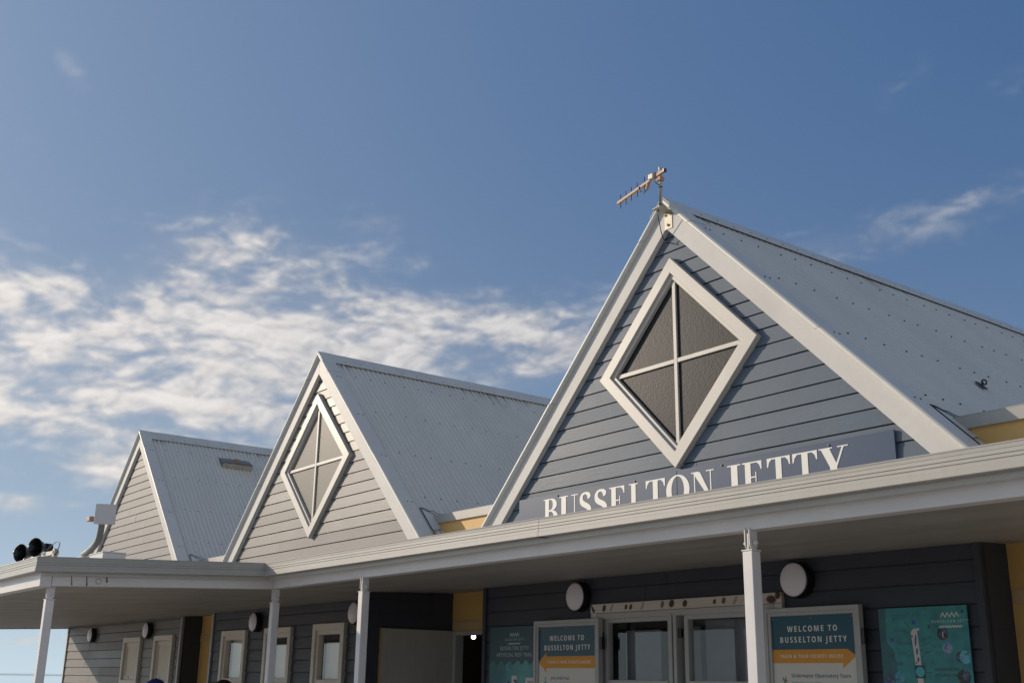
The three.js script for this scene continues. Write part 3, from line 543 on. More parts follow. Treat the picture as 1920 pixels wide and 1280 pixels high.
// ------------------------------------------------------------------ name sign
{
  const s = thing('name_sign', 'blue-grey sign board with white serif lettering across the nearest gable', 'sign', [-6.53, 1.30, -6.68]);
  part(s, 'board', box(-8.664, -6.514, 1.30, 1.706, -6.688, -6.668, 0.002), M.sign);
  part(s, 'board', box(-6.510, -4.42, 1.30, 1.712, -6.688, -6.668, 0.002), M.sign);
  const font = await new FontLoader().loadAsync('fonts/droid/droid_serif_bold.typeface.json');
  const sh = (...p) => new THREE.Shape(p.map((q) => new THREE.Vector2(...q))), bar = (x0, x1, y0, y1) => sh([x0, y0], [x1, y0], [x1, y1], [x0, y1]);
  const arc = (cx, cy, rx, ry, a0, a1, n = 18) => Array.from({ length: n + 1 }, (_, i) => { const t = a0 + (a1 - a0) * i / n; return [cx + rx * Math.cos(t), cy + ry * Math.sin(t)]; });
  const ringShape = (outer, inner) => { const o = sh(...outer); o.holes.push(new THREE.Path(inner.map((q) => new THREE.Vector2(...q)))); return o; };
  const P = Math.PI, drop = (x, w, d, y = 0.955) => sh([x, 1], [x, 1 - d], [x + w * 0.22, 1 - d], [x + w * 0.45, 1 - d * 0.5], [x + w, y], [x + w, 1]);
  const G = {                                                          // roman capitals with thick stems and hairlines, drawn in a unit square
    T: [bar(0.05, 0.95, 0.955, 1), drop(0, 0.2, 0.28), drop(1, -0.2, 0.28), bar(0.375, 0.625, 0, 0.956), bar(0.22, 0.78, 0, 0.03)],
    E: [bar(0.0, 0.9, 0.957, 1), drop(0.94, -0.22, 0.27), bar(0.13, 0.41, 0, 0.958), bar(0.40, 0.66, 0.485, 0.525), bar(0.63, 0.675, 0.35, 0.66), bar(0, 0.98, 0, 0.04)],
    L: [bar(0.0, 0.60, 0.962, 1), bar(0.16, 0.46, 0, 0.963), bar(0, 1, 0, 0.04)],
    J: [bar(0.08, 1, 0.962, 1), bar(0.34, 0.78, 0.1, 0.963), sh(...arc(0.39, 0.15, 0.39, 0.2, -P, 0))],
    N: [bar(0, 0.34, 0.965, 1), bar(0.66, 1, 0.965, 1), bar(0.13, 0.175, 0, 0.966), bar(0.83, 0.875, 0, 0.966), sh([0.10, 0.97], [0.40, 0.97], [0.872, 0.10], [0.872, -0.02], [0.83, -0.02])],
    U: [bar(0, 0.48, 0.965, 1), bar(0.64, 1, 0.965, 1), bar(0.115, 0.365, 0.27, 0.966), bar(0.80, 0.85, 0.27, 0.966), sh(...arc(0.4825, 0.28, 0.3675, 0.30, -P, 0), ...arc(0.5825, 0.281, 0.2175, 0.23, 0, -P))],
    O: [ringShape(arc(0.5, 0.5, 0.5, 0.52, 0, 2 * P, 48), arc(0.5, 0.5, 0.27, 0.475, 2 * P, 0, 48))],
    Y: [bar(0, 0.46, 0.965, 1), bar(0.64, 1, 0.965, 1), sh([0.08, 0.966], [0.37, 0.966], [0.60, 0.46], [0.60, 0.40], [0.36, 0.40]), sh([0.79, 0.966], [0.86, 0.966], [0.61, 0.42], [0.57, 0.48]), bar(0.36, 0.60, 0, 0.402), bar(0.2, 0.76, 0, 0.03)],
    B: [bar(0, 0.5, 0.96, 1), bar(0.12, 0.38, 0, 0.961), ringShape([[0.37, 1], [0.55, 1], ...arc(0.55, 0.765, 0.37, 0.235, P / 2, -P / 2), [0.37, 0.53]], [[0.371, 0.57], ...arc(0.48, 0.765, 0.17, 0.195, -P / 2, P / 2), [0.371, 0.96]]), ringShape([[0.37, 0.54], [0.55, 0.54], ...arc(0.58, 0.27, 0.42, 0.27, P / 2, -P / 2), [0.37, 0]], [[0.371, 0.04], ...arc(0.50, 0.27, 0.21, 0.23, -P / 2, P / 2), [0.371, 0.50]])],
  };
  const L = [['B', -8.28, -8.066], ['U', -8.046, -7.777], ['S', -7.759, -7.593], ['S', -7.553, -7.38], ['E', -7.348, -7.139], ['L', -7.094, -6.91], ['T', -6.882, -6.651], ['O', -6.638, -6.37], ['N', -6.349, -6.096], ['J', -5.965, -5.815], ['E', -5.797, -5.591], ['T', -5.549, -5.327], ['T', -5.304, -5.077], ['Y', -5.061, -4.803]];
  for (const [ch, x0, x1] of L) {
    const y1 = ch === 'S' ? 1.671 : 1.667, y0 = y1 - 0.245; // the letters' feet stay behind the gutter
    let g;
    if (ch === 'S') {
      g = new TextGeometry(ch, { font, size: 1, depth: 0.006, curveSegments: 10, bevelEnabled: false }); g.computeBoundingBox(); const bb = g.boundingBox;
      warp(g, (x, y, z) => [x0 + (x - bb.min.x) / (bb.max.x - bb.min.x) * (x1 - x0), y0 + (y - bb.min.y) / (bb.max.y - bb.min.y) * (y1 - y0), -6.6678 + z * 0.4]);
    } else g = merge(G[ch].map((q, i) => warp(new THREE.ExtrudeGeometry(q, { depth: 0.002 + i * 0.00025, bevelEnabled: false }), (x, y, z) => [x0 + x * (x1 - x0), y0 + y * (y1 - y0), -6.6678 + z])));
    part(s, 'letter', g, M.letter);
  }
  for (const x of [-8.07, -7.02, -6.01, -4.97]) part(s, 'bolt', [new THREE.CylinderGeometry(0.008, 0.008, 0.010, 6).rotateX(Math.PI / 2).translate(x, 1.683, -6.664), new THREE.CylinderGeometry(0.012, 0.012, 0.004, 14).rotateX(Math.PI / 2).translate(x, 1.683, -6.667)], M.boltGrey);
}

// ------------------------------------------------------------------ printed panels
function canvasTex(w, h, draw) { const cv = document.createElement('canvas'); cv.width = w; cv.height = h; const x = cv.getContext('2d'); draw(x, w, h); const t = new THREE.CanvasTexture(cv); t.colorSpace = THREE.SRGBColorSpace; t.anisotropy = 8; return t; }
function printed(parent, name, x0, x1, y0, y1, zf, tex, rough = 0.4, label) {
  const g = box(x0, x1, y0, y1, zf - 0.006, zf), q = g.toNonIndexed(), p = q.attributes.position, uv = new Float32Array(p.count * 2);
  for (let i = 0; i < p.count; i++) { uv[i * 2] = (p.getX(i) - x0) / (x1 - x0); uv[i * 2 + 1] = (p.getY(i) - y0) / (y1 - y0); }
  q.setAttribute('uv', new THREE.BufferAttribute(uv, 2));
  return part(parent, name, q, std([1, 1, 1], rough, { map: tex }), { keepUv: true, label });
}
function spaced(x, s, cx, y, sp) { const ws = [...s].map((c) => x.measureText(c).width + sp); let l = cx - (ws.reduce((a, b) => a + b) - sp) / 2; x.textAlign = 'left'; [...s].forEach((c, i) => { x.fillText(c, l, y); l += ws[i]; }); }
function welcomeArt(right) {
  return (x, w, h) => {
    x.fillStyle = '#ded8cc'; x.fillRect(0, 0, w, h); x.fillStyle = '#155163'; x.fillRect(0, 0, w, 330);
    x.fillStyle = '#e9e4d8'; x.font = 'bold 78px sans-serif'; spaced(x, 'WELCOME TO', w * 0.5, 156, 13); spaced(x, 'BUSSELTON JETTY', w * 0.5, 262, 12);
    x.fillStyle = '#e2981f'; const y0 = 330, y1 = 462;
    x.beginPath(); if (right) { x.moveTo(0, y0); x.lineTo(w * 0.84, y0); x.lineTo(w * 0.84, y0 - 40); x.lineTo(w, (y0 + y1) / 2); x.lineTo(w * 0.84, y1 + 50); x.lineTo(w * 0.84, y1); x.lineTo(0, y1); } else { x.moveTo(w, y0); x.lineTo(w * 0.14, y0); x.lineTo(w * 0.14, y0 - 40); x.lineTo(0, (y0 + y1) / 2); x.lineTo(w * 0.14, y1 + 50); x.lineTo(w * 0.14, y1); x.lineTo(w, y1); } x.fill();
    x.fillStyle = '#155163'; if (right) { x.beginPath(); x.moveTo(w * 0.84, y0); x.lineTo(w * 0.84, y0 - 40); x.lineTo(w, y0 - 40); x.lineTo(w, (y0 + y1) / 2); x.closePath(); x.save(); x.clip(); x.fillRect(w * 0.84, y0 - 60, w, 60); x.restore(); x.beginPath(); x.moveTo(w, 290); x.lineTo(w, (y0 + y1) / 2); x.lineTo(w * 0.84, y0 - 40); x.fill(); } else { x.beginPath(); x.moveTo(0, 290); x.lineTo(0, (y0 + y1) / 2); x.lineTo(w * 0.14, y0 - 40); x.fill(); }
    x.fillStyle = '#efe6d2'; x.font = 'bold 44px sans-serif'; spaced(x, 'TRAIN & TOUR TICKETS INSIDE', w * (right ? 0.47 : 0.53), 412, 5);
    x.textAlign = 'left'; x.fillStyle = '#27566a';
    const lines = right ? [['bold 50px', 'Underwater Observatory Tours', 600], ['42px', '(includes train ride)', 668], ['42px', 'Duration: 1 hour 45 minutes', 732]] : [['bold 46px', 'Jetty Walk Pass', 590], ['bold 42px', 'Adults: $4.00    Children: Free', 656]];
    for (const [f, s, y] of lines) { x.font = f + ' sans-serif'; x.fillText(s, w * 0.22, y, w * 0.7); }
    x.strokeStyle = '#4fa3a8'; x.lineWidth = 5; x.beginPath(); x.moveTo(w * 0.09, right ? 800 : 730); x.lineTo(w * 0.92, right ? 800 : 730); x.stroke();
    if (right) { const q = rng(3); for (let i = 0; i < 16; i++) { x.strokeStyle = ['#e0a050', '#3f9aa0', '#1f5a6a'][i % 3]; x.lineWidth = 7; const u = w * 0.14 + (q() - 0.5) * 20; x.beginPath(); x.moveTo(u, 690); x.quadraticCurveTo(u + (q() - 0.5) * 30, 640, u + (q() - 0.5) * 70, 590 + q() * 50); x.stroke(); } } else {
      x.strokeStyle = '#3f9aa0'; x.lineWidth = 11; x.lineCap = 'round'; x.beginPath(); x.arc(w * 0.125, 580, 9, 0, 7); x.stroke(); x.beginPath(); x.moveTo(w * 0.125, 600); x.lineTo(w * 0.125, 640); x.lineTo(w * 0.105, 690); x.moveTo(w * 0.125, 640); x.lineTo(w * 0.145, 690); x.moveTo(w * 0.1, 630); x.lineTo(w * 0.125, 606); x.lineTo(w * 0.15, 636); x.stroke();
      x.fillStyle = '#27566a'; x.font = 'bold 46px sans-serif'; x.fillText('Jetty Dive / Snorkel Pass', w * 0.22, 810);
    }
  };
}
function welcomeSign(label, x0, x1, ytop, right) {
  const yb = ytop - 1.25, s = thing('welcome_sign', label, 'sign', [(x0 + x1) / 2, yb, -6.62]);
  part(s, 'frame', [frameGeo(x0, x1, yb, ytop, 0.032, -6.652, -6.600, 0.003), frameGeo(x0 + 0.031, x1 - 0.031, yb + 0.031, ytop - 0.031, 0.026, -6.648, -6.608, 0.003)], M.alu);
  const a = x0 + 0.055, b = x1 - 0.055, c = ytop - 0.058, d = yb + 0.055, h = Math.round(1024 * (c - d) / (b - a));
  printed(s, 'panel', a, b, d, c, -6.622, canvasTex(1024, h, welcomeArt(right)), 0.45);
  const sc = []; for (const t of [0.03, 0.5, 0.97]) sc.push(new THREE.SphereGeometry(0.006, 10, 8).translate(a + (b - a) * t, c - 0.016, -6.620));
  part(s, 'screws', sc, M.galv, { kind: 'stuff' });
  const hx = right ? x1 + 0.006 : x1 + 0.012;
  part(s, 'hinge', box(hx - 0.006, hx + 0.018, ytop - 0.26, ytop - 0.16, -6.65, -6.612, 0.002), M.black);
}
welcomeSign('framed welcome sign with its orange arrow pointing left, beside the reef poster', -8.337, -7.437, 0.540, false);
welcomeSign('framed welcome sign with its orange arrow pointing right, beside the slender post', -5.605, -4.771, 0.543, true);
function logo(x, cx, y, s, col, name) {
  x.strokeStyle = col; x.lineWidth = s * 0.07; x.lineJoin = 'miter'; x.beginPath(); for (let i = 0; i <= 8; i++) x[i ? 'lineTo' : 'moveTo'](cx + (i - 4) * s * 0.17, y + (i % 2 ? -s * 0.28 : 0)); x.stroke();
  x.fillStyle = col; x.font = `${s * 0.26}px sans-serif`; spaced(x, name, cx, y + s * 0.36, s * 0.05);
  x.beginPath(); for (let i = 0; i <= 60; i++) x[i ? 'lineTo' : 'moveTo'](cx + (i - 30) * s * 0.0285, y + s * 0.62 + Math.sin(i * 0.84) * s * 0.055); x.stroke();
}
function seaArt(x, w, h, seed, top) {
  const q = rng(seed); x.fillStyle = '#2f8a8b'; x.fillRect(0, top, w, h - top);
  for (let i = 0; i < 240; i++) { const u = q() * w, v = top + q() * (h - top), r = 20 + q() * 90, g = x.createRadialGradient(u, v, 0, u, v, r), dk = q() < 0.5; g.addColorStop(0, dk ? 'rgba(22,78,84,0.42)' : 'rgba(70,178,172,0.30)'); g.addColorStop(1, 'rgba(40,140,140,0)'); x.fillStyle = g; x.fillRect(u - r, v - r, 2 * r, 2 * r); }
}
function photoDot(x, u, v, r, q, base) { x.save(); x.beginPath(); x.arc(u, v, r, 0, 7); x.clip(); x.fillStyle = base; x.fillRect(u - r, v - r, 2 * r, 2 * r); for (let i = 0; i < 14; i++) { x.fillStyle = `hsla(${q() < 0.3 ? 20 : 190 + q() * 40},${30 + q() * 40}%,${15 + q() * 55}%,0.5)`; x.beginPath(); x.ellipse(u + (q() - 0.5) * 2 * r, v + (q() - 0.5) * 2 * r, r * 0.1 + q() * r * 0.4, r * 0.08 + q() * r * 0.25, q() * 3, 0, 7); x.fill(); } x.restore(); }
const greek = (x, u, v, w, n, col = 'rgba(16,52,58,0.75)') => { x.strokeStyle = col; x.lineWidth = 7; x.lineCap = 'butt'; for (let i = 0; i < n; i++) { x.setLineDash([14, 5, 22, 6, 9, 5]); x.beginPath(); x.moveTo(u + (i % 2) * 10, v + i * 20); x.lineTo(u + w - (i % 3) * 16, v + i * 20); x.stroke(); } x.setLineDash([]); };
{ // observatory map poster
  const x0 = -4.66, x1 = -4.008, y1 = 0.509, y0 = -0.41, s = thing('map_poster', 'turquoise map poster of the jetty and sea, at the right end of the dark wall', 'poster', [-4.33, y0, -6.68]);
  const tex = canvasTex(1024, 1444, (x, w, h) => {
    seaArt(x, w, h, 21, 0); const q = rng(4);
    x.fillStyle = 'rgba(25,66,70,0.55)'; x.beginPath(); x.moveTo(0, 0); x.lineTo(90, 0); x.lineTo(70, 330); x.lineTo(160, 440); x.lineTo(180, 640); x.lineTo(90, 900); x.lineTo(0, 860); x.fill();
    x.fillStyle = '#cfc8c0'; x.beginPath(); x.moveTo(398, 215); x.lineTo(472, 208); x.lineTo(472, 232); x.lineTo(446, 236); x.lineTo(462, 560); x.lineTo(480, 900); x.lineTo(500, 1444); x.lineTo(440, 1444); x.lineTo(418, 900); x.lineTo(372, 245); x.fill();
    x.fillStyle = '#3d4d86'; for (const [u, v, l] of [[420, 330, 60], [425, 440, 36], [432, 520, 26]]) { x.beginPath(); x.ellipse(u, v, 11, l, 0.1, 0, 7); x.fill(); }
    x.fillStyle = '#17353c'; x.fillRect(385, 575, 118, 128); x.fillStyle = '#3fb0b5'; x.beginPath(); x.arc(442, 640, 50, 0, 7); x.fill();
    x.fillStyle = '#1b2f33'; for (const [u, v] of [[375, 282], [475, 420], [475, 480], [400, 545]]) x.fillRect(u, v, 16, 14);
    x.fillStyle = '#3a4a9a'; x.beginPath(); x.arc(412, 150, 24, 0, 7); x.arc(140, 320, 24, 0, 7); x.fill();
    photoDot(x, 735, 270, 64, q, '#15191b'); x.fillStyle = '#cfcfcf'; x.fillRect(729, 250, 12, 52); photoDot(x, 775, 410, 56, q, '#7f9fc0'); photoDot(x, 905, 500, 52, q, '#28424a'); photoDot(x, 1000 - 40, 500, 64, q, '#5fb8c8'); photoDot(x, 925, 690, 74, q, '#1c2d2a'); photoDot(x, 800, 900, 80, q, '#1d2a2c'); photoDot(x, 80, 720, 62, q, '#27486a'); photoDot(x, 205, 690, 58, q, '#2b9ab0'); photoDot(x, 590, 200, 20, q, '#2b3a36');
    for (const u of [130, 180, 228]) { x.fillStyle = '#2a6c70'; x.beginPath(); x.arc(u, 560, 22, 0, 7); x.fill(); }
    greek(x, 160, 70, 190, 3); greek(x, 170, 215, 130, 2); greek(x, 200, 345, 130, 2); greek(x, 200, 450, 120, 2); greek(x, 600, 380, 120, 2); greek(x, 640, 455, 90, 2); greek(x, 700, 760, 190, 2); greek(x, 640, 865, 170, 1); greek(x, 660, 950, 110, 2); greek(x, 130, 900, 150, 3);
    x.fillStyle = '#10343a'; x.font = 'bold 42px sans-serif'; x.textAlign = 'left'; x.fillText('UNDERWATER', 600, 632); x.fillText('OBSERVATORY', 600, 686);
    x.strokeStyle = '#1b2f33'; x.lineWidth = 5; for (const [a, b, c, d] of [[300, 140, 395, 225], [290, 235, 360, 262], [320, 370, 372, 355], [300, 490, 372, 465], [590, 645, 505, 650], [600, 300, 480, 330], [590, 350, 470, 390], [620, 430, 500, 460], [610, 760, 505, 765], [620, 830, 520, 830], [640, 930, 530, 930], [270, 880, 400, 850]]) { x.beginPath(); x.moveTo(a, b); x.lineTo(c, d); x.stroke(); }
    logo(x, 830, 110, 150, '#d9d6cc', 'BUSSELTON JETTY');
    x.strokeStyle = '#cfcac0'; x.lineWidth = 8; x.beginPath(); x.ellipse(860, 1010, 46, 34, 0, 0, 7); x.moveTo(910, 960); x.lineTo(915, 1060); x.stroke();
  });
  printed(s, 'panel', x0, x1, y0, y1, -6.666, tex, 0.4);
  part(s, 'screw', new THREE.CylinderGeometry(0.008, 0.008, 0.004, 12).rotateX(Math.PI / 2).translate(-4.042, 0.47, -6.664), M.black);
}
{ // reef trail poster, partly behind the left welcome sign
  const x0 = -9.105, x1 = -8.25, y1 = 0.508, y0 = -0.6, s = thing('reef_poster', 'teal reef trail poster partly hidden behind the left welcome sign', 'poster', [-8.68, y0, -6.68]);
  const tex = canvasTex(1024, 1328, (x, w, h) => {
    seaArt(x, w, h, 31, 380); const q = rng(14);
    x.fillStyle = 'rgba(30,84,90,0.55)'; x.beginPath(); x.ellipse(120, 640, 190, 330, 0.3, 0, 7); x.fill();
    x.fillStyle = '#16424c'; x.beginPath(); x.moveTo(0, 0); x.lineTo(w, 0); x.lineTo(w, 410); for (let i = 40; i >= 0; i--) x.lineTo(i * w / 40, 398 + Math.cos(i * 1.05) * 26); x.fill();
    logo(x, 470, 110, 130, '#b9c2be', 'BUSSELTON JETTY');
    x.fillStyle = '#c6cbc6'; x.font = '56px sans-serif'; spaced(x, 'BUSSELTON JETTY', 470, 260, 6); spaced(x, 'ARTIFICIAL REEF TRAIL', 470, 332, 5);
    x.fillStyle = '#cfcac2'; x.fillRect(430, 540, 95, 800); x.beginPath(); x.roundRect(680, 560, 195, 600, 22); x.fill();
    x.fillStyle = '#1f4a54'; x.font = 'bold 34px sans-serif'; x.textAlign = 'center'; x.fillText('LEGEND', 778, 618); greek(x, 730, 690, 110, 12, '#3b5d62');
    x.fillStyle = '#24346e'; x.beginPath(); x.ellipse(165, 770, 80, 140, 0, 0, 7); x.fill(); x.fillStyle = '#4a66b0'; x.fillRect(135, 690, 50, 120);
    x.fillStyle = '#143a40'; for (const [u, v] of [[380, 620], [385, 770], [540, 650], [560, 830], [450, 960], [500, 600]]) { x.beginPath(); x.ellipse(u, v, 34, 18, q(), 0, 7); x.fill(); } x.fillStyle = '#c06a80'; x.beginPath(); x.arc(560, 720, 26, 0, 7); x.fill();
  });
  printed(s, 'panel', x0, x1, y0, y1, -6.666, tex, 0.4);
}

// ------------------------------------------------------------------ round wall lamps
{
  const g1 = new THREE.LatheGeometry([[0, 0], [0.120, 0], [0.130, 0.008], [0.132, 0.03], [0.131, 0.082], [0.128, 0.088], [0.121, 0.090], [0.118, 0.085]].map((p) => new THREE.Vector2(...p)), 40).rotateX(Math.PI / 2);
  const prof = []; for (let i = 0; i <= 12; i++) { const t = i / 12 * Math.PI / 2; prof.push(new THREE.Vector2(0.120 * Math.cos(t), 0.084 + 0.030 * Math.sin(t))); }
  const g2 = new THREE.LatheGeometry(prof, 40).rotateX(Math.PI / 2);
  const mk = (label, x, y) => { const t = thing('wall_lamp', label, 'lamp', [x, y, -6.695], 'round lamps under the verandah'); delete t.userData.group; mesh('lamp_base', g1, M.black, t); mesh('diffuser', g2, M.opal, t); return t; };
  const first = mk('round black-rimmed lamp above the left welcome sign', -7.757, 0.736);
  const copy = (label, x, y) => { const t = first.clone(); t.name = numbered('wall_lamp'); t.userData = { label, category: 'lamp' }; t.position.set(x, y + H, -6.695); scene.add(t); };
  copy('largest round black-rimmed lamp above the right welcome sign', -5.315, 0.74);
  copy('round lamp on the dark wall between the first and second glass windows', -14.46, 0.722);
  copy('round lamp half hidden behind the slender post near the open door', -11.735, 0.74);
  copy('leftmost round lamp, near the sunlit end of the far wall', -21.41, 0.703);
  copy('round lamp above and between the two boarded windows', -18.55, 0.716);
}

// ------------------------------------------------------------------ antenna on the nearest gable
{
  const mx = -6.50, mz = -6.555, a = thing('yagi_antenna', 'rusty directional antenna on a short mast at the peak of the nearest gable', 'antenna', [mx, 4.03, mz]);
  const br = part(a, 'bracket', [box(-6.545, -6.45, 3.874, 4.034, -6.646, -6.638, 0.002), box(-6.546, -6.449, 4.034, 4.041, -6.644, -6.486, 0.002)], M.galv);
  part(br, 'bracket_bolt', [new THREE.CylinderGeometry(0.013, 0.013, 0.008, 6).rotateX(Math.PI / 2).translate(-6.499, 3.912, -6.634)], M.dark);
  part(br, 'bracket_bolt', [new THREE.SphereGeometry(0.011, 10, 8).translate(-6.53, 4.012, -6.634), new THREE.SphereGeometry(0.011, 10, 8).translate(-6.47, 4.012, -6.634)], M.galv);
  part(a, 'mast', rod([mx, 4.04, mz], [mx, 4.452, mz], 0.0145, 16), M.galv);
  const A = [-7.19, 4.372, -6.675], B = [-6.40, 4.372, -6.51], d = new THREE.Vector3(B[0] - A[0], 0, B[2] - A[2]), len = d.length(); d.normalize();
  const boom = new RoundedBoxGeometry(len, 0.026, 0.026, 1, 0.003).rotateY(Math.atan2(-d.z, d.x)).translate((A[0] + B[0]) / 2, A[1], (A[2] + B[2]) / 2);
  part(a, 'boom', boom, M.rusty); part(a, 'boom_cap', new THREE.BoxGeometry(0.02, 0.03, 0.03).rotateY(Math.atan2(-d.z, d.x)).translate(B[0], B[1], B[2]), M.black);
  const at = (t) => [A[0] + d.x * len * t, A[1], A[2] + d.z * len * t];
  for (const [t, h] of [[0.06, 0.068], [0.18, 0.068], [0.30, 0.068], [0.43, 0.070], [0.585, 0.075]]) { const p = at(t); part(a, 'element', rod([p[0], p[1] - h, p[2]], [p[0], p[1] + h, p[2]], 0.0045, 8), M.dark); }
  const J = at(0.78); part(a, 'clamp', [new RoundedBoxGeometry(0.07, 0.06, 0.05, 2, 0.012).translate(J[0], J[1] + 0.004, J[2] + 0.02)], M.galv);
  part(a, 'clamp', box(mx - 0.03, mx + 0.03, 4.315, 4.355, mz - 0.025, mz + 0.03, 0.006), M.rusty); part(a, 'clamp', box(mx - 0.03, mx + 0.03, 4.385, 4.41, mz - 0.02, mz + 0.02, 0.005), M.rusty);
  part(a, 'clamp_stud', [rod([mx - 0.085, 4.415, mz + 0.03], [mx, 4.403, mz], 0.004, 8)], M.dark); part(a, 'clamp_stud', [rod([mx - 0.13, 4.393, mz + 0.03], [mx - 0.04, 4.381, mz + 0.01], 0.004, 8)], M.dark);
  const c0 = at(0.70), c1 = at(0.50);
  part(a, 'cable', [tube([[c1[0], c1[1] + 0.018, c1[2]], [c1[0] + 0.01, c1[1] - 0.03, c1[2] + 0.03], [c1[0] + 0.06, c1[1] - 0.085, c1[2] + 0.03], [c0[0] - 0.02, c0[1] - 0.08, c0[2] + 0.02], [c0[0], c0[1] - 0.02, c0[2] + 0.01]], 0.0055), tube([[c0[0] + 0.02, c0[1] - 0.02, c0[2] + 0.02], [c0[0] + 0.09, 4.32, mz + 0.03], [mx - 0.01, 4.28, mz + 0.02], [mx, 4.265, mz + 0.017], [mx + 0.002, 4.13, mz + 0.018], [mx - 0.004, 4.05, mz + 0.02], [mx - 0.02, 4.0, -6.53], [mx - 0.03, 3.92, -6.56], [mx - 0.045, 3.83, -6.60], [mx - 0.05, 3.78, -6.636], [mx - 0.03, 3.755, -6.640], [mx - 0.01, 3.75, -6.66], [mx, 3.75, -6.70]], 0.0042, 60)], M.black);
  part(a, 'balun', new THREE.CylinderGeometry(0.018, 0.014, 0.06, 12).rotateZ(-0.35).translate(c0[0] - 0.01, c0[1] - 0.06, c0[2] + 0.02), M.rusty);
  part(a, 'cable_tie', [new THREE.TorusGeometry(0.016, 0.004, 6, 16).rotateX(Math.PI / 2).translate(mx, 4.255, mz), new THREE.TorusGeometry(0.016, 0.004, 6, 16).rotateX(Math.PI / 2).translate(mx, 4.085, mz)], M.black);
}

// ------------------------------------------------------------------ things on the verandah roof at the left
{
  const bell = new THREE.LatheGeometry([[0.02, -0.10], [0.035, -0.09], [0.05, -0.05], [0.075, 0.0], [0.092, 0.03], [0.098, 0.04], [0.098, 0.046], [0.090, 0.044], [0.07, 0.0], [0.045, -0.05], [0.02, -0.08], [0, -0.08]].map((p) => new THREE.Vector2(...p)), 36).rotateZ(Math.PI / 2);      // opens towards -x
  const bullet = new THREE.LatheGeometry([[0.03, -0.07], [0.03, 0.10], [0.026, 0.118], [0.014, 0.128], [0, 0.130]].map((p) => new THREE.Vector2(...p)), 20).rotateZ(Math.PI / 2);
  const driver = new THREE.CylinderGeometry(0.045, 0.04, 0.07, 20).rotateZ(Math.PI / 2).translate(0.13, 0, 0);
  const horn = (label, p, yaw, tilt, s) => { const t = thing('horn_speaker', label, 'loudspeaker', p); t.rotation.set(0, yaw, tilt); t.scale.setScalar(s); mesh('bell', bell, M.black, t); mesh('throat', bullet, M.black, t); mesh('driver', driver, M.blackMatt, t); return t; };
  const h1 = horn('right black horn loudspeaker on the left corner of the verandah roof', [-11.74, 1.207, -3.02], 2.09, 0.10, 0.95);
  const cp = (label, p, yaw, tilt, s) => { const t = h1.clone(); t.name = numbered('horn_speaker'); t.userData = { label, category: 'loudspeaker' }; t.position.set(p[0], p[1] + H, p[2]); t.rotation.set(0, yaw, tilt); t.scale.setScalar(s); scene.add(t); };
  cp('left black horn loudspeaker, lowest of three at the verandah corner', [-12.28, 1.190, -3.02], 2.05, 0.02, 0.95);
  cp('small black horn loudspeaker behind and between the two larger ones', [-12.16, 1.262, -3.16], 2.2, 0.1, 0.55);
  const b = thing('speaker_bracket', 'galvanised bracket holding the black horn loudspeakers above the gutter', 'bracket', [-11.42, 0.80, -3.05]);
  part(b, 'upright', box(-11.26, -11.215, 0.80, 1.155, -3.07, -3.03, 0.003), M.galv);
  part(b, 'arm', box(-12.2, -11.20, 1.10, 1.138, -3.075, -3.03, 0.003), M.galv); part(b, 'upright', box(-11.60, -11.54, 0.80, 1.10, -3.07, -3.03, 0.003), M.galv);
  part(b, 'foot', box(-11.66, -11.14, 0.80, 0.83, -3.1, -3.0, 0.003), M.galv);
  part(b, 'cable', tube([[-11.60, 1.15, -3.05], [-11.42, 1.205, -3.06], [-11.22, 1.22, -3.05], [-11.13, 1.205, -3.05], [-11.18, 1.12, -3.05], [-11.24, 1.08, -3.03]], 0.004, 40), M.black);
  // square panel antenna on a bent pipe
  const pz = -4.6, P = thing('panel_antenna', 'square white panel antenna on a bent grey pipe before the farthest gable', 'antenna', [-15.9, 0.9, pz]);
  const pan = new RoundedBoxGeometry(0.262, 0.262, 0.045, 2, 0.008).rotateY(1.12).translate(-14.86, 2.02, pz); part(P, 'panel', pan, M.plastic);
  part(P, 'pipe', tube([[-15.36, 2.0, pz - 0.12], [-15.37, 1.86, pz - 0.12], [-15.40, 1.77, pz - 0.12], [-15.50, 1.70, pz - 0.12], [-15.74, 1.63, pz - 0.12], [-16.05, 1.54, pz - 0.12], [-16.2, 1.0, pz - 0.12]], 0.045, 40, 14), M.greyPipe);
  part(P, 'mount', [box(-15.40, -14.95, 1.97, 2.04, pz - 0.10, pz - 0.04, 0.006), box(-15.46, -15.33, 1.98, 2.04, pz - 0.12, pz + 0.06, 0.006)], M.rusty);
  const bx = (label, x0, x1, y0, y1, z0, z1) => { const t = thing('junction_box', label, 'box', [(x0 + x1) / 2, y0, (z0 + z1) / 2]); part(t, 'box', box(x0, x1, y0, y1 - 0.012, z0, z1, 0.005), M.plastic); part(t, 'lid', box(x0 - 0.008, x1 + 0.008, y1 - 0.012, y1, z0 - 0.008, z1 + 0.008, 0.004), M.plastic); return t; };
  bx('pale square junction box with a flat lid, closest to the far gable', -13.92, -13.42, 1.0, 1.395, -4.45, -4.18);
  bx('low pale equipment box left of the square lidded box on the roof', -14.92, -14.40, 1.0, 1.42, -4.5, -4.24);
  bx('smallest low box, leftmost of the three on the verandah roof', -15.35, -15.05, 1.0, 1.40, -4.5, -4.24);
}

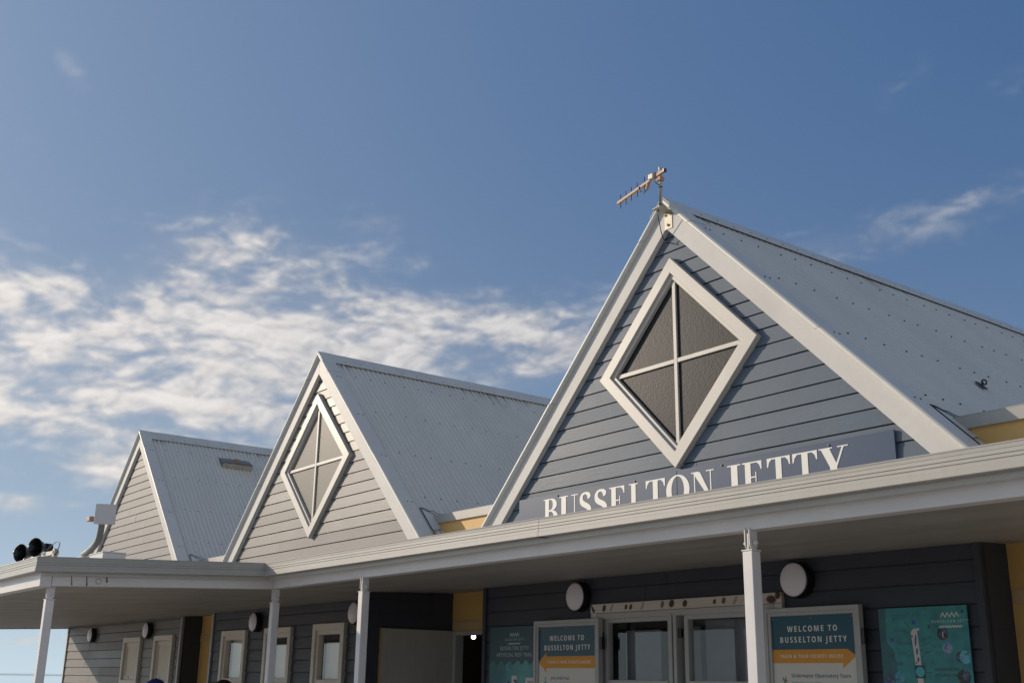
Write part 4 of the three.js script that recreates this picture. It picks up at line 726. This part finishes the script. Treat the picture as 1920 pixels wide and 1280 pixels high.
// ------------------------------------------------------------------ two people passing under the verandah
function person(label, x, z, h, turn, shirt, trousers, hairy) {
  const t = thing('person', label, 'person', [x, -H, z]); t.rotation.y = turn; const k = h / 1.72, skin = [0.45, 0.27, 0.19];
  const J = { pelvis: [0, 0.92, 0], chest: [0, 1.28, -0.01], neck: [0, 1.46, 0.0], head: [0, 1.60, 0.015] };
  const caps = [[[-0.06, 0.95, 0], 0.125, [0.06, 0.95, 0], 0.125], [[0, 0.98, 0], 0.135, [0, 1.24, -0.01], 0.15], [[-0.14, 1.36, 0], 0.075, [0.14, 1.36, 0], 0.075], [[0, 1.36, 0], 0.07, [0, 1.49, 0], 0.052], [[0, 1.575, 0.02], 0.085, [0, 1.625, 0.0], 0.094], [[0, 1.545, 0.075], 0.03, [0, 1.53, 0.06], 0.035], [[0, 1.585, 0.105], 0.012, [0, 1.57, 0.115], 0.014]];
  for (const s of [-1, 1]) {
    caps.push([[s * 0.09, 0.90, 0], 0.095, [s * 0.10, 0.50, s * 0.07], 0.062], [[s * 0.10, 0.50, s * 0.07], 0.060, [s * 0.105, 0.09, s * 0.09 - 0.04], 0.042], [[s * 0.105, 0.05, s * 0.09 - 0.05], 0.042, [s * 0.115, 0.04, s * 0.09 + 0.13], 0.035]);
    caps.push([[s * 0.19, 1.35, 0], 0.055, [s * 0.235, 1.08, -s * 0.05], 0.044], [[s * 0.235, 1.08, -s * 0.05], 0.042, [s * 0.24, 0.86, -s * 0.03 + 0.07], 0.031], [[s * 0.24, 0.86, -s * 0.03 + 0.07], 0.03, [s * 0.238, 0.79, -s * 0.03 + 0.09], 0.033]);
    for (let f = 0; f < 4; f++) { const zz = -s * 0.03 + 0.075 + f * 0.017; caps.push([[s * 0.238, 0.785, zz], 0.0095, [s * 0.235, 0.715 + Math.abs(f - 1.5) * 0.008, zz + 0.012], 0.0085]); }
    caps.push([[s * 0.225, 0.81, -s * 0.03 + 0.115], 0.011, [s * 0.21, 0.755, -s * 0.03 + 0.14], 0.0095]);
    caps.push([[s * 0.092, 1.59, 0.0], 0.014, [s * 0.096, 1.61, -0.005], 0.016]);
  }
  const N = 112, mc = new MarchingCubes(N, M.dark, false, false, 200000), half = 0.92, cy = 0.88; mc.isolation = 0;
  const f = mc.field; let i = 0;
  for (let zi = 0; zi < N; zi++) for (let yi = 0; yi < N; yi++) for (let xi = 0; xi < N; xi++, i++) {
    const px = (xi / N * 2 - 1) * half, py = (yi / N * 2 - 1) * half + cy, pz = (zi / N * 2 - 1) * half; let d = 9;
    if (Math.abs(px) > 0.36 || Math.abs(pz) > 0.36) { f[i] = -1; continue; }
    for (const [a, ra, b, rb] of caps) {
      const ax = b[0] - a[0], ay = b[1] - a[1], az = b[2] - a[2], L = ax * ax + ay * ay + az * az, tt = clamp(((px - a[0]) * ax + (py - a[1]) * ay + (pz - a[2]) * az) / L);
      const e = Math.hypot(px - a[0] - ax * tt, (py - a[1] - ay * tt), pz - a[2] - az * tt) - (ra + (rb - ra) * tt), kk = Math.min(0.03, rb * 0.6), h2 = Math.max(kk - Math.abs(d - e), 0) / kk; d = Math.min(d, e) - h2 * h2 * kk * 0.25;
    }
    f[i] = -d;
  }
  mc.update();
  const n = mc.count, pos = mc.positionArray.slice(0, n * 3), nor = mc.normalArray.slice(0, n * 3), col = new Float32Array(n * 3);
  for (let v = 0; v < n; v++) {
    const X = pos[v * 3] * half, Y = pos[v * 3 + 1] * half + cy, Z = pos[v * 3 + 2] * half, arm = Math.abs(X) > 0.2 && Y < 1.15;
    const c = Y < 0.085 ? [0.05, 0.045, 0.04] : Y > 1.45 || arm ? skin : Y < 0.96 && !(Math.abs(X) > 0.19) ? trousers : shirt;
    pos[v * 3] = X * k; pos[v * 3 + 1] = Y * k; pos[v * 3 + 2] = Z * k; col.set(c, v * 3);
  }
  const g = new THREE.BufferGeometry(); g.setAttribute('position', new THREE.BufferAttribute(pos, 3)); g.setAttribute('normal', new THREE.BufferAttribute(nor, 3)); g.setAttribute('color', new THREE.BufferAttribute(col, 3));
  mesh('body', g, new THREE.MeshStandardMaterial({ vertexColors: true, roughness: 0.75 }), t);
  for (const s of [-1, 1]) mesh('eye', new THREE.SphereGeometry(0.011 * k, 12, 8).translate(s * 0.033 * k, 1.605 * k, 0.093 * k), M.dark, t);
  mesh('mouth', new THREE.SphereGeometry(0.02 * k, 12, 6).scale(1, 0.22, 0.5).translate(0, 1.548 * k, 0.108 * k), std([0.3, 0.1, 0.08], 0.6), t);
  const dome = new THREE.SphereGeometry(0.106 * k, 28, 16, 0, Math.PI * 2, 0, 1.72).scale(0.94, 1.0, 1.08);
  if (hairy) { mesh('hair', merge([dome.clone().translate(0, 1.632 * k, -0.012 * k), new THREE.SphereGeometry(0.085 * k, 20, 14).scale(1, 1.1, 0.6).translate(0, 1.57 * k, -0.055 * k)]), std([0.012, 0.010, 0.010], 0.5), t); } else {
    mesh('hair', new THREE.SphereGeometry(0.097 * k, 20, 14).scale(0.96, 0.9, 0.9).translate(0, 1.60 * k, -0.022 * k), std([0.05, 0.035, 0.025], 0.6), t);
    const cap = mesh('cap', new THREE.SphereGeometry(0.108 * k, 28, 14, 0, Math.PI * 2, 0, 1.5).scale(0.95, 0.95, 1.08).translate(0, 1.634 * k, 0), std([0.012, 0.022, 0.16], 0.7), t);
    const br = new THREE.CylinderGeometry(0.085 * k, 0.085 * k, 0.006, 24, 1, false, -Math.PI / 2, Math.PI).scale(0.95, 1, 1.1).translate(0, 1.637 * k, 0.075 * k); mesh('cap_peak', br, std([0.012, 0.022, 0.16], 0.7), cap); mesh('cap_button', new THREE.SphereGeometry(0.009, 10, 8).translate(0, 1.738 * k, 0), std([0.012, 0.022, 0.16], 0.7), cap);
  }
  return t;
}
person('person in a blue cap before the boarded windows, only the cap showing', -10.88, -4.03, 1.53 * 1.72 / 1.735, -0.9, [0.2, 0.22, 0.25], [0.05, 0.055, 0.07], false);
person('person with black hair in front of the first glass window', -11.02, -4.765, 1.53 * 1.72 / 1.735, -0.6, [0.3, 0.28, 0.25], [0.03, 0.03, 0.035], true);

renderer.render(scene, camera);
